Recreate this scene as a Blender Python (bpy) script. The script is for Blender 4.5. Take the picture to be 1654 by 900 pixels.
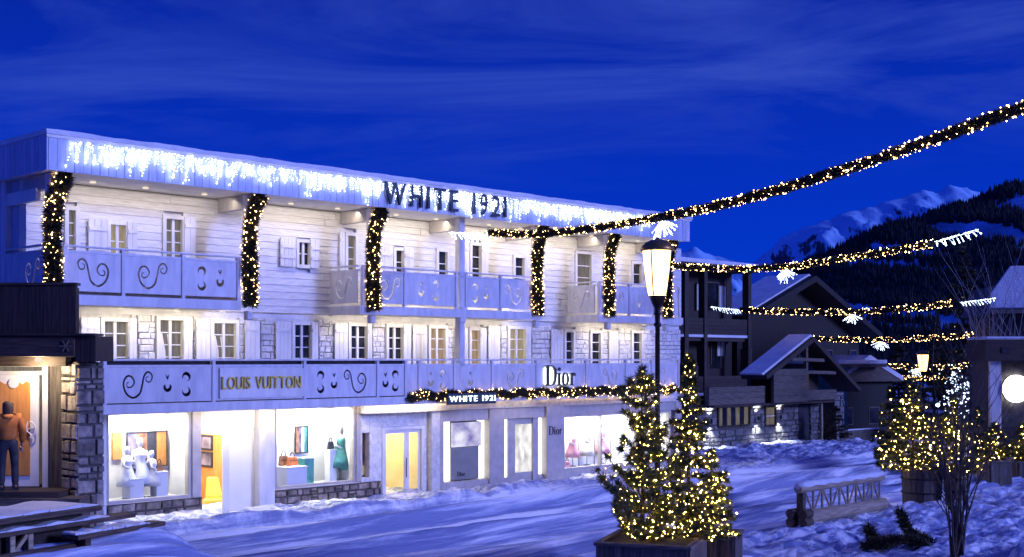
import bpy, math, random
import numpy as np
from mathutils import Vector, Matrix

for _o in list(bpy.data.objects):
    bpy.data.objects.remove(_o)
SC = bpy.context.scene
COL = SC.collection
PI = math.pi

# ------------------------------------------------------------------ camera
FPX, CXP, HZP, CAMZ = 2017.0, 827.0, 580.0, 3.9      # focal length in photo pixels, centre column, horizon row
cam = bpy.data.cameras.new('camera')
cam.sensor_width = 36.0
cam.lens = FPX / 1654.0 * 36.0
cam.shift_y = 130.0 / 1654.0
cam.clip_start = 0.1
cam.clip_end = 30000.0
camo = bpy.data.objects.new('camera', cam)
camo.location = (0, 0, CAMZ)
camo.rotation_euler = (math.radians(90), 0, 0)
COL.objects.link(camo)
SC.camera = camo

# ------------------------------------------------------------------ sky
world = bpy.data.worlds.new('World')
SC.world = world
world.use_nodes = True
wn, wl = world.node_tree.nodes, world.node_tree.links
wn.clear()
w_out = wn.new('ShaderNodeOutputWorld')
w_bg = wn.new('ShaderNodeBackground')
w_tc = wn.new('ShaderNodeTexCoord')
w_sep = wn.new('ShaderNodeSeparateXYZ')
w_ramp = wn.new('ShaderNodeValToRGB')
wl.new(w_tc.outputs['Generated'], w_sep.inputs[0])
wl.new(w_sep.outputs['Z'], w_ramp.inputs[0])
cr = w_ramp.color_ramp
cr.elements[0].position = 0.0
cr.elements[0].color = (0.001, 0.046, 0.56, 1)
cr.elements[1].position = 1.0
cr.elements[1].color = (0.003, 0.020, 0.34, 1)
e = cr.elements.new(0.10); e.color = (0.0008, 0.031, 0.50, 1)
e = cr.elements.new(0.30); e.color = (0.002, 0.016, 0.30, 1)
# thin clouds: direction projected on a high flat layer, stretched
w_div = wn.new('ShaderNodeVectorMath'); w_div.operation = 'DIVIDE'
w_cmb = wn.new('ShaderNodeCombineXYZ')
w_add = wn.new('ShaderNodeMath'); w_add.operation = 'ADD'; w_add.inputs[1].default_value = 0.12
wl.new(w_sep.outputs['Z'], w_add.inputs[0])
for i in range(3):
    wl.new(w_add.outputs[0], w_cmb.inputs[i])
wl.new(w_tc.outputs['Generated'], w_div.inputs[0])
wl.new(w_cmb.outputs[0], w_div.inputs[1])
w_map = wn.new('ShaderNodeMapping')
w_map.inputs['Location'].default_value = (3.2, 1.7, 0)
w_map.inputs['Rotation'].default_value = (0, 0, math.radians(-25))
w_map.inputs['Scale'].default_value = (0.55, 1.0, 0.0)
wl.new(w_div.outputs[0], w_map.inputs[0])
w_n1 = wn.new('ShaderNodeTexNoise')
w_n1.inputs['Scale'].default_value = 1.25
w_n1.inputs['Detail'].default_value = 7
w_n1.inputs['Roughness'].default_value = 0.63
w_n1.inputs['Distortion'].default_value = 1.3
wl.new(w_map.outputs[0], w_n1.inputs['Vector'])
w_cr = wn.new('ShaderNodeValToRGB')
w_cr.color_ramp.elements[0].position = 0.44
w_cr.color_ramp.elements[0].color = (0, 0, 0, 1)
w_cr.color_ramp.elements[1].position = 0.90
w_cr.color_ramp.elements[1].color = (1, 1, 1, 1)
wl.new(w_n1.outputs['Fac'], w_cr.inputs[0])
w_el = wn.new('ShaderNodeMapRange')      # no cloud low on the horizon
w_el.inputs['From Min'].default_value = 0.13
w_el.inputs['From Max'].default_value = 0.23
wl.new(w_sep.outputs['Z'], w_el.inputs[0])
w_mul = wn.new('ShaderNodeMath'); w_mul.operation = 'MULTIPLY'
wl.new(w_cr.outputs[0], w_mul.inputs[0]); wl.new(w_el.outputs[0], w_mul.inputs[1])
w_mix = wn.new('ShaderNodeMixRGB')
w_mix.inputs['Color2'].default_value = (0.050, 0.105, 0.54, 1)
wl.new(w_mul.outputs[0], w_mix.inputs['Fac'])
wl.new(w_ramp.outputs[0], w_mix.inputs['Color1'])
wl.new(w_mix.outputs[0], w_bg.inputs['Color'])
w_bg.inputs['Strength'].default_value = 1.0
wl.new(w_bg.outputs[0], w_out.inputs['Surface'])

# last daylight: a weak, very soft and cool sun from behind the camera
sun = bpy.data.lights.new('dusk_sun', 'SUN')
sun.energy = 2.6
sun.angle = math.radians(14)
sun.color = (0.29, 0.35, 1.0)
suno = bpy.data.objects.new('dusk_sun', sun)
suno.rotation_euler = Vector((-0.88, 0.36, -0.26)).to_track_quat('-Z', 'Y').to_euler()
COL.objects.link(suno)

vs = SC.view_settings
vs.view_transform = 'Standard'
vs.look = 'None'
vs.exposure = 0.15
vs.gamma = 1.0
vs.use_curve_mapping = False
SC.render.engine = 'CYCLES'
cy = SC.cycles
cy.use_denoising = True
cy.max_bounces = 6
cy.diffuse_bounces = 3
cy.glossy_bounces = 2
cy.transmission_bounces = 3
cy.transparent_max_bounces = 12
cy.sample_clamp_indirect = 4.0
cy.caustics_reflective = False
cy.caustics_refractive = False

# ------------------------------------------------------------------ frames
TH = math.atan2(0.7145, 0.6997)
DV = Vector((math.cos(TH), math.sin(TH), 0))     # along the street, away from the camera
NV = Vector((math.sin(TH), -math.cos(TH), 0))    # out of the hotel front, over the street
U0, Y0 = 12.9, 27.9                              # hotel frame origin: left corner, balcony plane


def HP(px, py, b):
    """photo pixel on the hotel plane b (metres behind the balcony fronts) -> (a along the front, z)"""
    r = Vector(((px - CXP) / FPX, 1, (HZP - py) / FPX))
    t = (Y0 + b) / -(NV.dot(r))
    p = r * t
    return DV.dot(p) - U0, CAMZ + p.z


def A(px, b):
    return HP(px, HZP, b)[0]


def Z(px, py, b):
    return HP(px, py, b)[1]


def W(px, py, D):
    """photo pixel at depth D -> world point"""
    return Vector(((px - CXP) / FPX * D, D, CAMZ + (HZP - py) / FPX * D))


def street(u, v, z=0.0):
    p = DV * u + NV * v
    return Vector((p.x, p.y, z))


# ------------------------------------------------------------------ noise
_rs = np.random.RandomState(7)
_tab = _rs.rand(256, 256)


def vnoise(x, y):
    x = np.asarray(x, float); y = np.asarray(y, float)
    xi = np.floor(x).astype(int); yi = np.floor(y).astype(int)
    fx = x - xi; fy = y - yi
    fx = fx * fx * (3 - 2 * fx); fy = fy * fy * (3 - 2 * fy)
    a = _tab[xi % 256, yi % 256]; b = _tab[(xi + 1) % 256, yi % 256]
    c = _tab[xi % 256, (yi + 1) % 256]; d = _tab[(xi + 1) % 256, (yi + 1) % 256]
    return (a * (1 - fx) + b * fx) * (1 - fy) + (c * (1 - fx) + d * fx) * fy


def fbm(x, y, o=4, g=0.5):
    s = 0; a = 1; t = 0
    for i in range(o):
        s = s + a * vnoise(x * 2 ** i + 17.3 * i, y * 2 ** i + 5.1 * i); t += a; a *= g
    return s / t


def sstep(a, b, x):
    t = np.clip((np.asarray(x, float) - a) / (b - a), 0, 1)
    return t * t * (3 - 2 * t)


# ------------------------------------------------------------------ materials
def nodes_of(name):
    m = bpy.data.materials.new(name); m.use_nodes = True
    n = m.node_tree.nodes; l = m.node_tree.links
    return m, n, l, n['Principled BSDF']


def make_mat(name, c1, c2=None, rough=0.6, scale=6.0, stretch=(1, 1, 1), bump=0.0, bscale=None, metal=0.0,
             objvar=0.0, spec=0.5, detail=5, coords='Object', lo=0.35, hi=0.65, dist=0.01):
    m, n, l, p = nodes_of(name)
    p.inputs['Roughness'].default_value = rough
    p.inputs['Metallic'].default_value = metal
    p.inputs['Specular IOR Level'].default_value = spec
    tc = n.new('ShaderNodeTexCoord'); mp = n.new('ShaderNodeMapping')
    mp.inputs['Scale'].default_value = stretch
    l.new(tc.outputs[coords], mp.inputs[0])
    oi = n.new('ShaderNodeObjectInfo')
    ns = n.new('ShaderNodeTexNoise'); ns.inputs['Scale'].default_value = scale
    ns.inputs['Detail'].default_value = detail
    ns.noise_dimensions = '4D'
    wv = n.new('ShaderNodeMath'); wv.operation = 'MULTIPLY'; wv.inputs[1].default_value = 37.0
    l.new(oi.outputs['Random'], wv.inputs[0]); l.new(wv.outputs[0], ns.inputs['W'])
    l.new(mp.outputs[0], ns.inputs['Vector'])
    rp = n.new('ShaderNodeValToRGB')
    rp.color_ramp.elements[0].position = lo; rp.color_ramp.elements[1].position = hi
    rp.color_ramp.elements[0].color = (*c1, 1); rp.color_ramp.elements[1].color = (*(c2 or c1), 1)
    l.new(ns.outputs['Fac'], rp.inputs[0])
    col = rp.outputs[0]
    if objvar:
        mr = n.new('ShaderNodeMapRange'); mr.inputs['To Min'].default_value = 1 - objvar; mr.inputs['To Max'].default_value = 1 + objvar
        l.new(oi.outputs['Random'], mr.inputs[0])
        hs = n.new('ShaderNodeHueSaturation'); l.new(mr.outputs[0], hs.inputs['Value']); l.new(col, hs.inputs['Color'])
        col = hs.outputs[0]
    l.new(col, p.inputs['Base Color'])
    if bump:
        nb = n.new('ShaderNodeTexNoise'); nb.inputs['Scale'].default_value = bscale or scale * 3
        nb.inputs['Detail'].default_value = 4
        l.new(mp.outputs[0], nb.inputs['Vector'])
        bp = n.new('ShaderNodeBump'); bp.inputs['Strength'].default_value = bump; bp.inputs['Distance'].default_value = dist
        l.new(nb.outputs['Fac'], bp.inputs['Height']); l.new(bp.outputs[0], p.inputs['Normal'])
    return m


def emit_mat(name, color, strength, sampling='AUTO', vary=0.0):
    m = bpy.data.materials.new(name); m.use_nodes = True
    n = m.node_tree.nodes; l = m.node_tree.links; n.clear()
    o = n.new('ShaderNodeOutputMaterial'); em = n.new('ShaderNodeEmission')
    em.inputs['Color'].default_value = (*color, 1); em.inputs['Strength'].default_value = strength
    if vary:
        g = n.new('ShaderNodeNewGeometry')
        mr = n.new('ShaderNodeMapRange'); mr.inputs['To Min'].default_value = strength * (1 - vary); mr.inputs['To Max'].default_value = strength * (1 + vary)
        l.new(g.outputs['Random Per Island'], mr.inputs[0]); l.new(mr.outputs[0], em.inputs['Strength'])
    l.new(em.outputs[0], o.inputs['Surface'])
    m.cycles.emission_sampling = sampling
    return m


def window_mat(name, c1, c2, strength, scale=3.0, stretch=(6, 1, 0.7)):
    """a lit room seen through glass and curtain"""
    m, n, l, p = nodes_of(name)
    p.inputs['Base Color'].default_value = (0.05, 0.05, 0.05, 1); p.inputs['Roughness'].default_value = 0.12
    tc = n.new('ShaderNodeTexCoord'); mp = n.new('ShaderNodeMapping'); mp.inputs['Scale'].default_value = stretch
    ns = n.new('ShaderNodeTexNoise'); ns.inputs['Scale'].default_value = scale; ns.inputs['Detail'].default_value = 3
    rp = n.new('ShaderNodeValToRGB')
    rp.color_ramp.elements[0].position = 0.3; rp.color_ramp.elements[1].position = 0.7
    rp.color_ramp.elements[0].color = (*c1, 1); rp.color_ramp.elements[1].color = (*c2, 1)
    l.new(tc.outputs['Object'], mp.inputs[0]); l.new(mp.outputs[0], ns.inputs['Vector']); l.new(ns.outputs['Fac'], rp.inputs[0])
    l.new(rp.outputs[0], p.inputs['Emission Color']); p.inputs['Emission Strength'].default_value = strength
    return m


def glass_mat(name, tint=(0.96, 0.98, 1.0), refl=0.06):
    m = bpy.data.materials.new(name); m.use_nodes = True
    n = m.node_tree.nodes; l = m.node_tree.links; n.clear()
    o = n.new('ShaderNodeOutputMaterial'); mx = n.new('ShaderNodeMixShader')
    t = n.new('ShaderNodeBsdfTransparent'); t.inputs[0].default_value = (*tint, 1)
    g = n.new('ShaderNodeBsdfGlossy'); g.inputs['Roughness'].default_value = 0.02
    lw_ = n.new('ShaderNodeLayerWeight'); lw_.inputs['Blend'].default_value = 0.5
    pw = n.new('ShaderNodeMath'); pw.operation = 'POWER'; pw.inputs[1].default_value = 4.0
    fr = n.new('ShaderNodeMath'); fr.operation = 'MULTIPLY_ADD'; fr.inputs[1].default_value = 0.7; fr.inputs[2].default_value = refl * 0.6
    l.new(lw_.outputs['Facing'], pw.inputs[0]); l.new(pw.outputs[0], fr.inputs[0]); l.new(fr.outputs[0], mx.inputs[0]); l.new(t.outputs[0], mx.inputs[1]); l.new(g.outputs[0], mx.inputs[2])
    l.new(mx.outputs[0], o.inputs['Surface'])
    return m


def snow_mat(name, bscale=9.0, bstr=0.6, dirt=0.0, streak=None):
    m, n, l, p = nodes_of(name)
    p.inputs['Roughness'].default_value = 0.65; p.inputs['Specular IOR Level'].default_value = 0.35
    tc = n.new('ShaderNodeTexCoord')
    ns = n.new('ShaderNodeTexNoise'); ns.inputs['Scale'].default_value = 1.3; ns.inputs['Detail'].default_value = 6
    rp = n.new('ShaderNodeValToRGB')
    rp.color_ramp.elements[0].position = 0.3; rp.color_ramp.elements[1].position = 0.7
    rp.color_ramp.elements[0].color = (0.66 - dirt, 0.68 - dirt, 0.74 - dirt, 1); rp.color_ramp.elements[1].color = (0.86, 0.87, 0.89, 1)
    l.new(tc.outputs['Object'], ns.inputs['Vector']); l.new(ns.outputs['Fac'], rp.inputs[0]); l.new(rp.outputs[0], p.inputs['Base Color'])
    nb = n.new('ShaderNodeTexNoise'); nb.inputs['Scale'].default_value = bscale; nb.inputs['Detail'].default_value = 6; nb.inputs['Roughness'].default_value = 0.62
    vec = tc.outputs['Object']
    if streak:
        m1 = n.new('ShaderNodeMapping'); m1.inputs['Rotation'].default_value = (0, 0, -streak)
        m2 = n.new('ShaderNodeMapping'); m2.inputs['Scale'].default_value = (0.16, 1.0, 1.0)
        l.new(vec, m1.inputs[0]); l.new(m1.outputs[0], m2.inputs[0]); vec = m2.outputs[0]
    l.new(vec, nb.inputs['Vector'])
    bp = n.new('ShaderNodeBump'); bp.inputs['Strength'].default_value = bstr; bp.inputs['Distance'].default_value = 0.11
    l.new(nb.outputs['Fac'], bp.inputs['Height']); l.new(bp.outputs[0], p.inputs['Normal'])
    return m


M = {}
M['white'] = make_mat('white_paint', (0.66, 0.65, 0.63), (0.82, 0.81, 0.80), 0.5, 2.2, (1.5, 1.5, 0.5), bump=0.15, bscale=14)
M['siding'] = make_mat('painted_siding', (0.62, 0.61, 0.59), (0.82, 0.81, 0.80), 0.55, 5, (0.6, 4, 7), bump=0.25, bscale=22, objvar=0.06)
M['fascia'] = make_mat('blue_lit_paint', (0.42, 0.49, 0.66), (0.54, 0.60, 0.76), 0.5, 4, (6, 6, 0.7), bump=0.2, bscale=20, objvar=0.10)  # blue cast of the LED lights is mixed into this paint
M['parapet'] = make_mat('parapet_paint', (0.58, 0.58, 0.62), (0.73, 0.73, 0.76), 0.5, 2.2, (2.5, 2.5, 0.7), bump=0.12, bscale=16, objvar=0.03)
M['trim'] = make_mat('trim_paint', (0.40, 0.375, 0.365), (0.50, 0.47, 0.46), 0.5, 4, bump=0.1)
M['wstone'] = make_mat('whitewashed_stone', (0.60, 0.59, 0.57), (0.80, 0.79, 0.77), 0.85, 7, bump=0.8, bscale=18, objvar=0.10, dist=0.03)
M['stone'] = make_mat('field_stone', (0.14, 0.115, 0.10), (0.40, 0.34, 0.28), 0.9, 5, bump=0.8, bscale=16, objvar=0.35, dist=0.03)
M['gstone'] = make_mat('grey_stone', (0.10, 0.10, 0.105), (0.25, 0.24, 0.235), 0.9, 5, bump=0.8, bscale=14, objvar=0.30, dist=0.03)
M['mortar'] = make_mat('mortar', (0.07, 0.062, 0.055), (0.13, 0.12, 0.105), 0.95, 12, bump=0.4)
M['wmortar'] = make_mat('white_mortar', (0.60, 0.59, 0.58), (0.74, 0.73, 0.71), 0.95, 12, bump=0.4)
M['dwood'] = make_mat('dark_timber', (0.015, 0.0095, 0.0075), (0.052, 0.031, 0.022), 0.7, 4, (7, 7, 0.6), bump=0.4, bscale=14, objvar=0.25)
M['dwoodh'] = make_mat('dark_timber_beam', (0.026, 0.017, 0.013), (0.085, 0.052, 0.036), 0.7, 4, (0.6, 7, 7), bump=0.4, bscale=14, objvar=0.2)
M['ddwood'] = make_mat('darkened_timber', (0.006, 0.0048, 0.004), (0.022, 0.015, 0.011), 0.75, 4, (7, 7, 0.6), bump=0.4, bscale=14, objvar=0.2)  # dark timber, darkened in colour to cancel the sun on the far chalets
M['gwood'] = make_mat('weathered_timber', (0.075, 0.060, 0.048), (0.19, 0.155, 0.12), 0.8, 4, (0.6, 7, 7), bump=0.5, bscale=14, objvar=0.2)
M['gwoodv'] = make_mat('weathered_staves', (0.065, 0.052, 0.045), (0.17, 0.14, 0.115), 0.8, 4, (7, 7, 0.6), bump=0.5, bscale=14, objvar=0.25)
M['log'] = make_mat('peeled_log', (0.28, 0.21, 0.14), (0.52, 0.42, 0.29), 0.75, 4, (0.6, 6, 6), bump=0.4, bscale=12, objvar=0.15)
M['dlog'] = make_mat('old_log', (0.045, 0.03, 0.022), (0.14, 0.095, 0.065), 0.8, 4, (0.6, 6, 6), bump=0.5, bscale=12, objvar=0.15)
M['black'] = make_mat('black_metal', (0.012, 0.011, 0.011), (0.03, 0.028, 0.026), 0.45, 20, metal=0.6, bump=0.2)
M['bronze'] = make_mat('bronze_cap', (0.30, 0.16, 0.05), (0.46, 0.27, 0.09), 0.4, 12, metal=0.7, bump=0.15)
M['snow'] = snow_mat('snow_cover', 7, 0.5)
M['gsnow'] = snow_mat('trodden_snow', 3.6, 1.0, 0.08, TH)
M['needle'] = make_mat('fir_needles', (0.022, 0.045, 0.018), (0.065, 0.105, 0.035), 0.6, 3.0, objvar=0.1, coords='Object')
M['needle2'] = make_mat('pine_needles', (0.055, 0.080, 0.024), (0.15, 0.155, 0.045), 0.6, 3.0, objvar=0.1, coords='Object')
M['garland'] = make_mat('garland_needles', (0.020, 0.022, 0.012), (0.085, 0.068, 0.028), 0.7, 5.0)
M['bark'] = make_mat('bark', (0.035, 0.026, 0.02), (0.09, 0.068, 0.052), 0.9, 9, (3, 3, 0.7), bump=0.6)
M['twig'] = make_mat('bare_twig', (0.045, 0.032, 0.028), (0.10, 0.075, 0.065), 0.85, 9, (3, 3, 0.7), bump=0.4)
M['birch'] = make_mat('pale_bark', (0.22, 0.20, 0.20), (0.42, 0.39, 0.38), 0.85, 9, (3, 3, 0.7), bump=0.4)
M['warm'] = emit_mat('warm_bulb', (1.0, 0.60, 0.22), 24.0, vary=0.85)
M['warmtree'] = emit_mat('tree_bulb', (1.0, 0.64, 0.14), 46.0, vary=0.85)
M['led'] = emit_mat('cold_led', (0.58, 0.72, 1.0), 7.0, vary=0.7)
M['ice'] = emit_mat('icicle_led', (0.68, 0.76, 1.0), 7.5, vary=0.9)
M['lampglass'] = emit_mat('lamp_glass_lit', (1.0, 0.66, 0.27), 5.0)
M['glass'] = glass_mat('clear_glass')
M['dglass'] = make_mat('dark_glass', (0.012, 0.013, 0.016), (0.03, 0.032, 0.038), 0.08, 2, spec=0.6)
M['wlit'] = window_mat('lit_room_yellow', (0.34, 0.25, 0.10), (0.60, 0.50, 0.25), 0.55)
M['wamber'] = window_mat('lit_room_amber', (0.38, 0.22, 0.07), (0.66, 0.44, 0.18), 0.5)
M['wdim'] = window_mat('lit_room_dim', (0.13, 0.10, 0.06), (0.36, 0.31, 0.19), 0.42)
M['curtain'] = make_mat('net_curtain', (0.62, 0.60, 0.55), (0.78, 0.76, 0.72), 0.8, 5, (9, 1, 0.5), bump=0.3)
M['roomwhite'] = make_mat('room_white', (0.80, 0.80, 0.80), (0.85, 0.85, 0.84), 0.6, 2)
M['navy'] = make_mat('navy_letters', (0.006, 0.02, 0.05), (0.01, 0.03, 0.07), 0.4, 4)
M['gold'] = make_mat('gold_letters', (0.66, 0.49, 0.04), (0.80, 0.63, 0.09), 0.45, 8)
M['ink'] = make_mat('black_letters', (0.012, 0.012, 0.014), (0.02, 0.02, 0.024), 0.4, 4)
M['grey'] = make_mat('grey_panel', (0.20, 0.205, 0.20), (0.25, 0.255, 0.25), 0.5, 2)
M['orangewood'] = make_mat('orange_timber', (0.50, 0.20, 0.05), (0.66, 0.30, 0.08), 0.5, 3, (6, 6, 0.6), bump=0.2)
M['yellow'] = make_mat('yellow_leather', (0.62, 0.36, 0.04), (0.78, 0.50, 0.08), 0.45, 4, bump=0.2)
M['teal'] = make_mat('teal_fabric', (0.02, 0.16, 0.16), (0.10, 0.36, 0.34), 0.7, 5, bump=0.2)
M['brownleather'] = make_mat('brown_leather', (0.12, 0.05, 0.02), (0.26, 0.12, 0.05), 0.5, 6, bump=0.2)
M['orangeleather'] = make_mat('orange_leather', (0.55, 0.14, 0.03), (0.70, 0.24, 0.06), 0.5, 6, bump=0.2)
M['pink'] = make_mat('pink_satin', (0.62, 0.25, 0.32), (0.80, 0.45, 0.50), 0.5, 5, bump=0.1)
M['dark'] = make_mat('dark_fabric', (0.012, 0.012, 0.018), (0.035, 0.035, 0.05), 0.8, 8, bump=0.2)
M['orange'] = make_mat('orange_jacket', (0.42, 0.12, 0.012), (0.58, 0.19, 0.03), 0.7, 5, bump=0.5, bscale=9)
M['hair'] = make_mat('brown_hair', (0.03, 0.014, 0.008), (0.09, 0.04, 0.02), 0.6, 20, (6, 6, 1), bump=0.4)
M['skin'] = make_mat('skin', (0.42, 0.24, 0.17), (0.52, 0.31, 0.23), 0.55, 8)
M['teallit'] = make_mat('teal_lit_wall', (0.05, 0.13, 0.14), (0.09, 0.19, 0.20), 0.8, 2)
M['roof'] = make_mat('roof_shingle', (0.05, 0.042, 0.038), (0.11, 0.095, 0.085), 0.85, 5, bump=0.5)
M['soil'] = make_mat('planter_soil', (0.03, 0.022, 0.016), (0.06, 0.045, 0.035), 0.95, 9, bump=0.6)


# ------------------------------------------------------------------ mesh helpers
class MB:
    def __init__(s):
        s.v = []; s.f = []

    def box(s, x0, x1, y0, y1, z0, z1):
        k = len(s.v)
        s.v += [(x0, y0, z0), (x1, y0, z0), (x1, y1, z0), (x0, y1, z0), (x0, y0, z1), (x1, y0, z1), (x1, y1, z1), (x0, y1, z1)]
        s.f += [tuple(k + i for i in q) for q in ((0, 3, 2, 1), (4, 5, 6, 7), (0, 1, 5, 4), (1, 2, 6, 5), (2, 3, 7, 6), (3, 0, 4, 7))]
        return s

    def hexa(s, pts):
        k = len(s.v); s.v += [tuple(p) for p in pts]
        s.f += [tuple(k + i for i in q) for q in ((0, 3, 2, 1), (4, 5, 6, 7), (0, 1, 5, 4), (1, 2, 6, 5), (2, 3, 7, 6), (3, 0, 4, 7))]
        return s

    def bar(s, p0, p1, w, h, up=(0, 0, 1)):
        p0 = Vector(p0); p1 = Vector(p1); t = (p1 - p0).normalized(); up = Vector(up)
        sd = t.cross(up)
        if sd.length < 1e-4: sd = t.cross(Vector((1, 0, 0)))
        sd.normalize(); u2 = sd.cross(t).normalized()
        a, b = sd * w / 2, u2 * h / 2
        return s.hexa([p0 - a - b, p1 - a - b, p1 + a - b, p0 + a - b, p0 - a + b, p1 - a + b, p1 + a + b, p0 + a + b])

    def tube(s, pts, rad, n=8, cap=True):
        pts = [Vector(p) for p in pts]
        if not hasattr(rad, '__len__'): rad = [rad] * len(pts)
        k0 = len(s.v); prev = None
        for i, p in enumerate(pts):
            t = (pts[min(i + 1, len(pts) - 1)] - pts[max(i - 1, 0)])
            t = t.normalized() if t.length > 1e-9 else Vector((0, 0, 1))
            if prev is None:
                a = t.cross(Vector((0, 0, 1)))
                if a.length < 0.05: a = t.cross(Vector((1, 0, 0)))
            else:
                a = prev - t * prev.dot(t)
            a.normalize(); prev = a; b = t.cross(a)
            for j in range(n):
                an = 2 * PI * j / n
                s.v.append(tuple(p + (a * math.cos(an) + b * math.sin(an)) * rad[i]))
        for i in range(len(pts) - 1):
            for j in range(n):
                q = k0 + i * n
                s.f.append((q + j, q + (j + 1) % n, q + n + (j + 1) % n, q + n + j))
        if cap:
            s.f.append(tuple(k0 + j for j in range(n))[::-1])
            q = k0 + (len(pts) - 1) * n
            s.f.append(tuple(q + j for j in range(n)))
        return s

    def lathe(s, prof, n=16, c=(0, 0, 0)):
        """prof: (r, z) list about the z axis at c"""
        return s.tube([(c[0] + 1e-6 * i, c[1], c[2] + z + 1e-7 * i) for i, (r, z) in enumerate(prof)], [max(r, 1e-4) for r, z in prof], n)

    def prism(s, poly, y0, y1):
        """poly in xz, extruded along y"""
        k = len(s.v); n = len(poly)
        s.v += [(x, y0, z) for x, z in poly] + [(x, y1, z) for x, z in poly]
        s.f.append(tuple(range(k, k + n))); s.f.append(tuple(range(k + 2 * n - 1, k + n - 1, -1)))
        for i in range(n):
            j = (i + 1) % n
            s.f.append((k + i, k + n + i, k + n + j, k + j))
        return s

    def arr(s, V, F):
        k = len(s.v); s.v += [tuple(v) for v in V]; s.f += [tuple(int(i) + k for i in q) for q in F]
        return s

    def mesh(s, name, mat, smooth=False):
        me = bpy.data.meshes.new(name)
        me.from_pydata(s.v, [], s.f); me.update()
        if mat: me.materials.append(M[mat] if isinstance(mat, str) else mat)
        if smooth: me.shade_smooth()
        return me

    def build(s, name, mat, parent=None, smooth=False, kind=None, bevel=0.0, seg=1):
        o = bpy.data.objects.new(name, s.mesh(name, mat, smooth)); COL.objects.link(o)
        if parent: o.parent = parent
        if kind: o['kind'] = kind
        if bevel:
            b = o.modifiers.new('bevel', 'BEVEL'); b.width = bevel; b.segments = seg; b.limit_method = 'ANGLE'
        return o


def obj_of(me, name, parent=None):
    o = bpy.data.objects.new(name, me); COL.objects.link(o)
    if parent: o.parent = parent
    return o


def tri_mesh(name, V, F, mat, parent=None, kind=None):
    me = bpy.data.meshes.new(name)
    V = np.asarray(V, np.float32); F = np.asarray(F, np.int32); k = F.shape[1]
    me.vertices.add(len(V)); me.vertices.foreach_set('co', V.ravel())
    me.loops.add(F.size); me.loops.foreach_set('vertex_index', F.ravel())
    me.polygons.add(len(F)); me.polygons.foreach_set('loop_start', np.arange(0, F.size, k, dtype=np.int32))
    me.update(calc_edges=True)
    me.materials.append(M[mat] if isinstance(mat, str) else mat)
    o = bpy.data.objects.new(name, me); COL.objects.link(o)
    if parent: o.parent = parent
    if kind: o['kind'] = kind
    return o


def tag(o, label, cat, group=None):
    o['label'] = label; o['category'] = cat
    if group: o['group'] = group
    return o


def thing(name, label, cat, loc=(0, 0, 0), rz=0.0, group=None):
    o = bpy.data.objects.new(name, None); COL.objects.link(o)
    o.empty_display_size = 0.3
    o.location = loc; o.rotation_euler = (0, 0, rz)
    return tag(o, label, cat, group)


def struct(o):
    o['kind'] = 'structure'; return o


def light(name, parent, loc, energy, color=(1, 1, 1), r=0.06, typ='POINT', rot=None, size=None, spot=None):
    l = bpy.data.lights.new(name, typ); l.energy = energy; l.color = color
    if typ == 'AREA':
        l.shape = 'RECTANGLE'; l.size, l.size_y = size
    else:
        l.shadow_soft_size = r
    if typ == 'SPOT':
        l.spot_size = math.radians(spot); l.spot_blend = 0.7
    o = bpy.data.objects.new(name, l); COL.objects.link(o); o.location = loc
    if rot: o.rotation_euler = rot
    if parent: o.parent = parent
    return o


def curve_mesh(splines, depth, name='shape'):
    """closed 2D outlines (inner ones are holes) -> filled, extruded mesh in the xz plane facing -y"""
    cu = bpy.data.curves.new(name, 'CURVE'); cu.dimensions = '2D'; cu.fill_mode = 'BOTH'; cu.extrude = depth / 2
    for pts in splines:
        sp = cu.splines.new('POLY'); sp.points.add(len(pts) - 1)
        for q, (x, z) in zip(sp.points, pts): q.co = (x, z, 0, 1)
        sp.use_cyclic_u = True
    ob = bpy.data.objects.new(name, cu)
    me = bpy.data.meshes.new_from_object(ob)
    bpy.data.objects.remove(ob); bpy.data.curves.remove(cu)
    me.transform(Matrix(((1, 0, 0, 0), (0, 0, -1, 0), (0, 1, 0, 0), (0, 0, 0, 1))))
    me.materials.clear()
    return me


def text_mesh(ch, size, depth):
    cu = bpy.data.curves.new('letter', 'FONT'); cu.body = ch; cu.size = size; cu.extrude = depth / 2; cu.offset = 0.0
    ob = bpy.data.objects.new('letter', cu)
    me = bpy.data.meshes.new_from_object(ob)
    bpy.data.objects.remove(ob); bpy.data.curves.remove(cu)
    me.transform(Matrix(((1, 0, 0, 0), (0, 0, -1, 0), (0, 1, 0, 0), (0, 0, 0, 1))))
    me.materials.clear()
    return me


def word(parent, text, x0, x1, z0, z1, y, mat, depth=0.05, gap=0.12, bold=0.0, name='letter'):
    """letters spread evenly from x0 to x1, cap height z0..z1, standing on plane y"""
    H = z1 - z0; mats = []; wid = []
    for ch in text:
        if ch == ' ':
            mats.append(None); wid.append(0.42 * H); continue
        me = text_mesh(ch, 1.0, depth)
        xs = [v.co.x for v in me.vertices]; zs = [v.co.z for v in me.vertices]
        mats.append((me, min(xs), max(xs), min(zs), max(zs))); wid.append((max(xs) - min(xs)) / (max(zs) - min(zs)) * H)
    tot = sum(wid) + gap * H * (len(text) - 1); kx = (x1 - x0) / tot; x = x0; out = []
    for it, wd in zip(mats, wid):
        if it:
            me, a, b, c, d = it
            for v in me.vertices:
                v.co.x = x + (v.co.x - a) / (b - a) * wd * kx
                v.co.z = z0 + (v.co.z - c) / (d - c) * H
                v.co.y += y
            me.materials.append(M[mat]); out.append(obj_of(me, name, parent))
        x += (wd + gap * H) * kx
    return out


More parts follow.
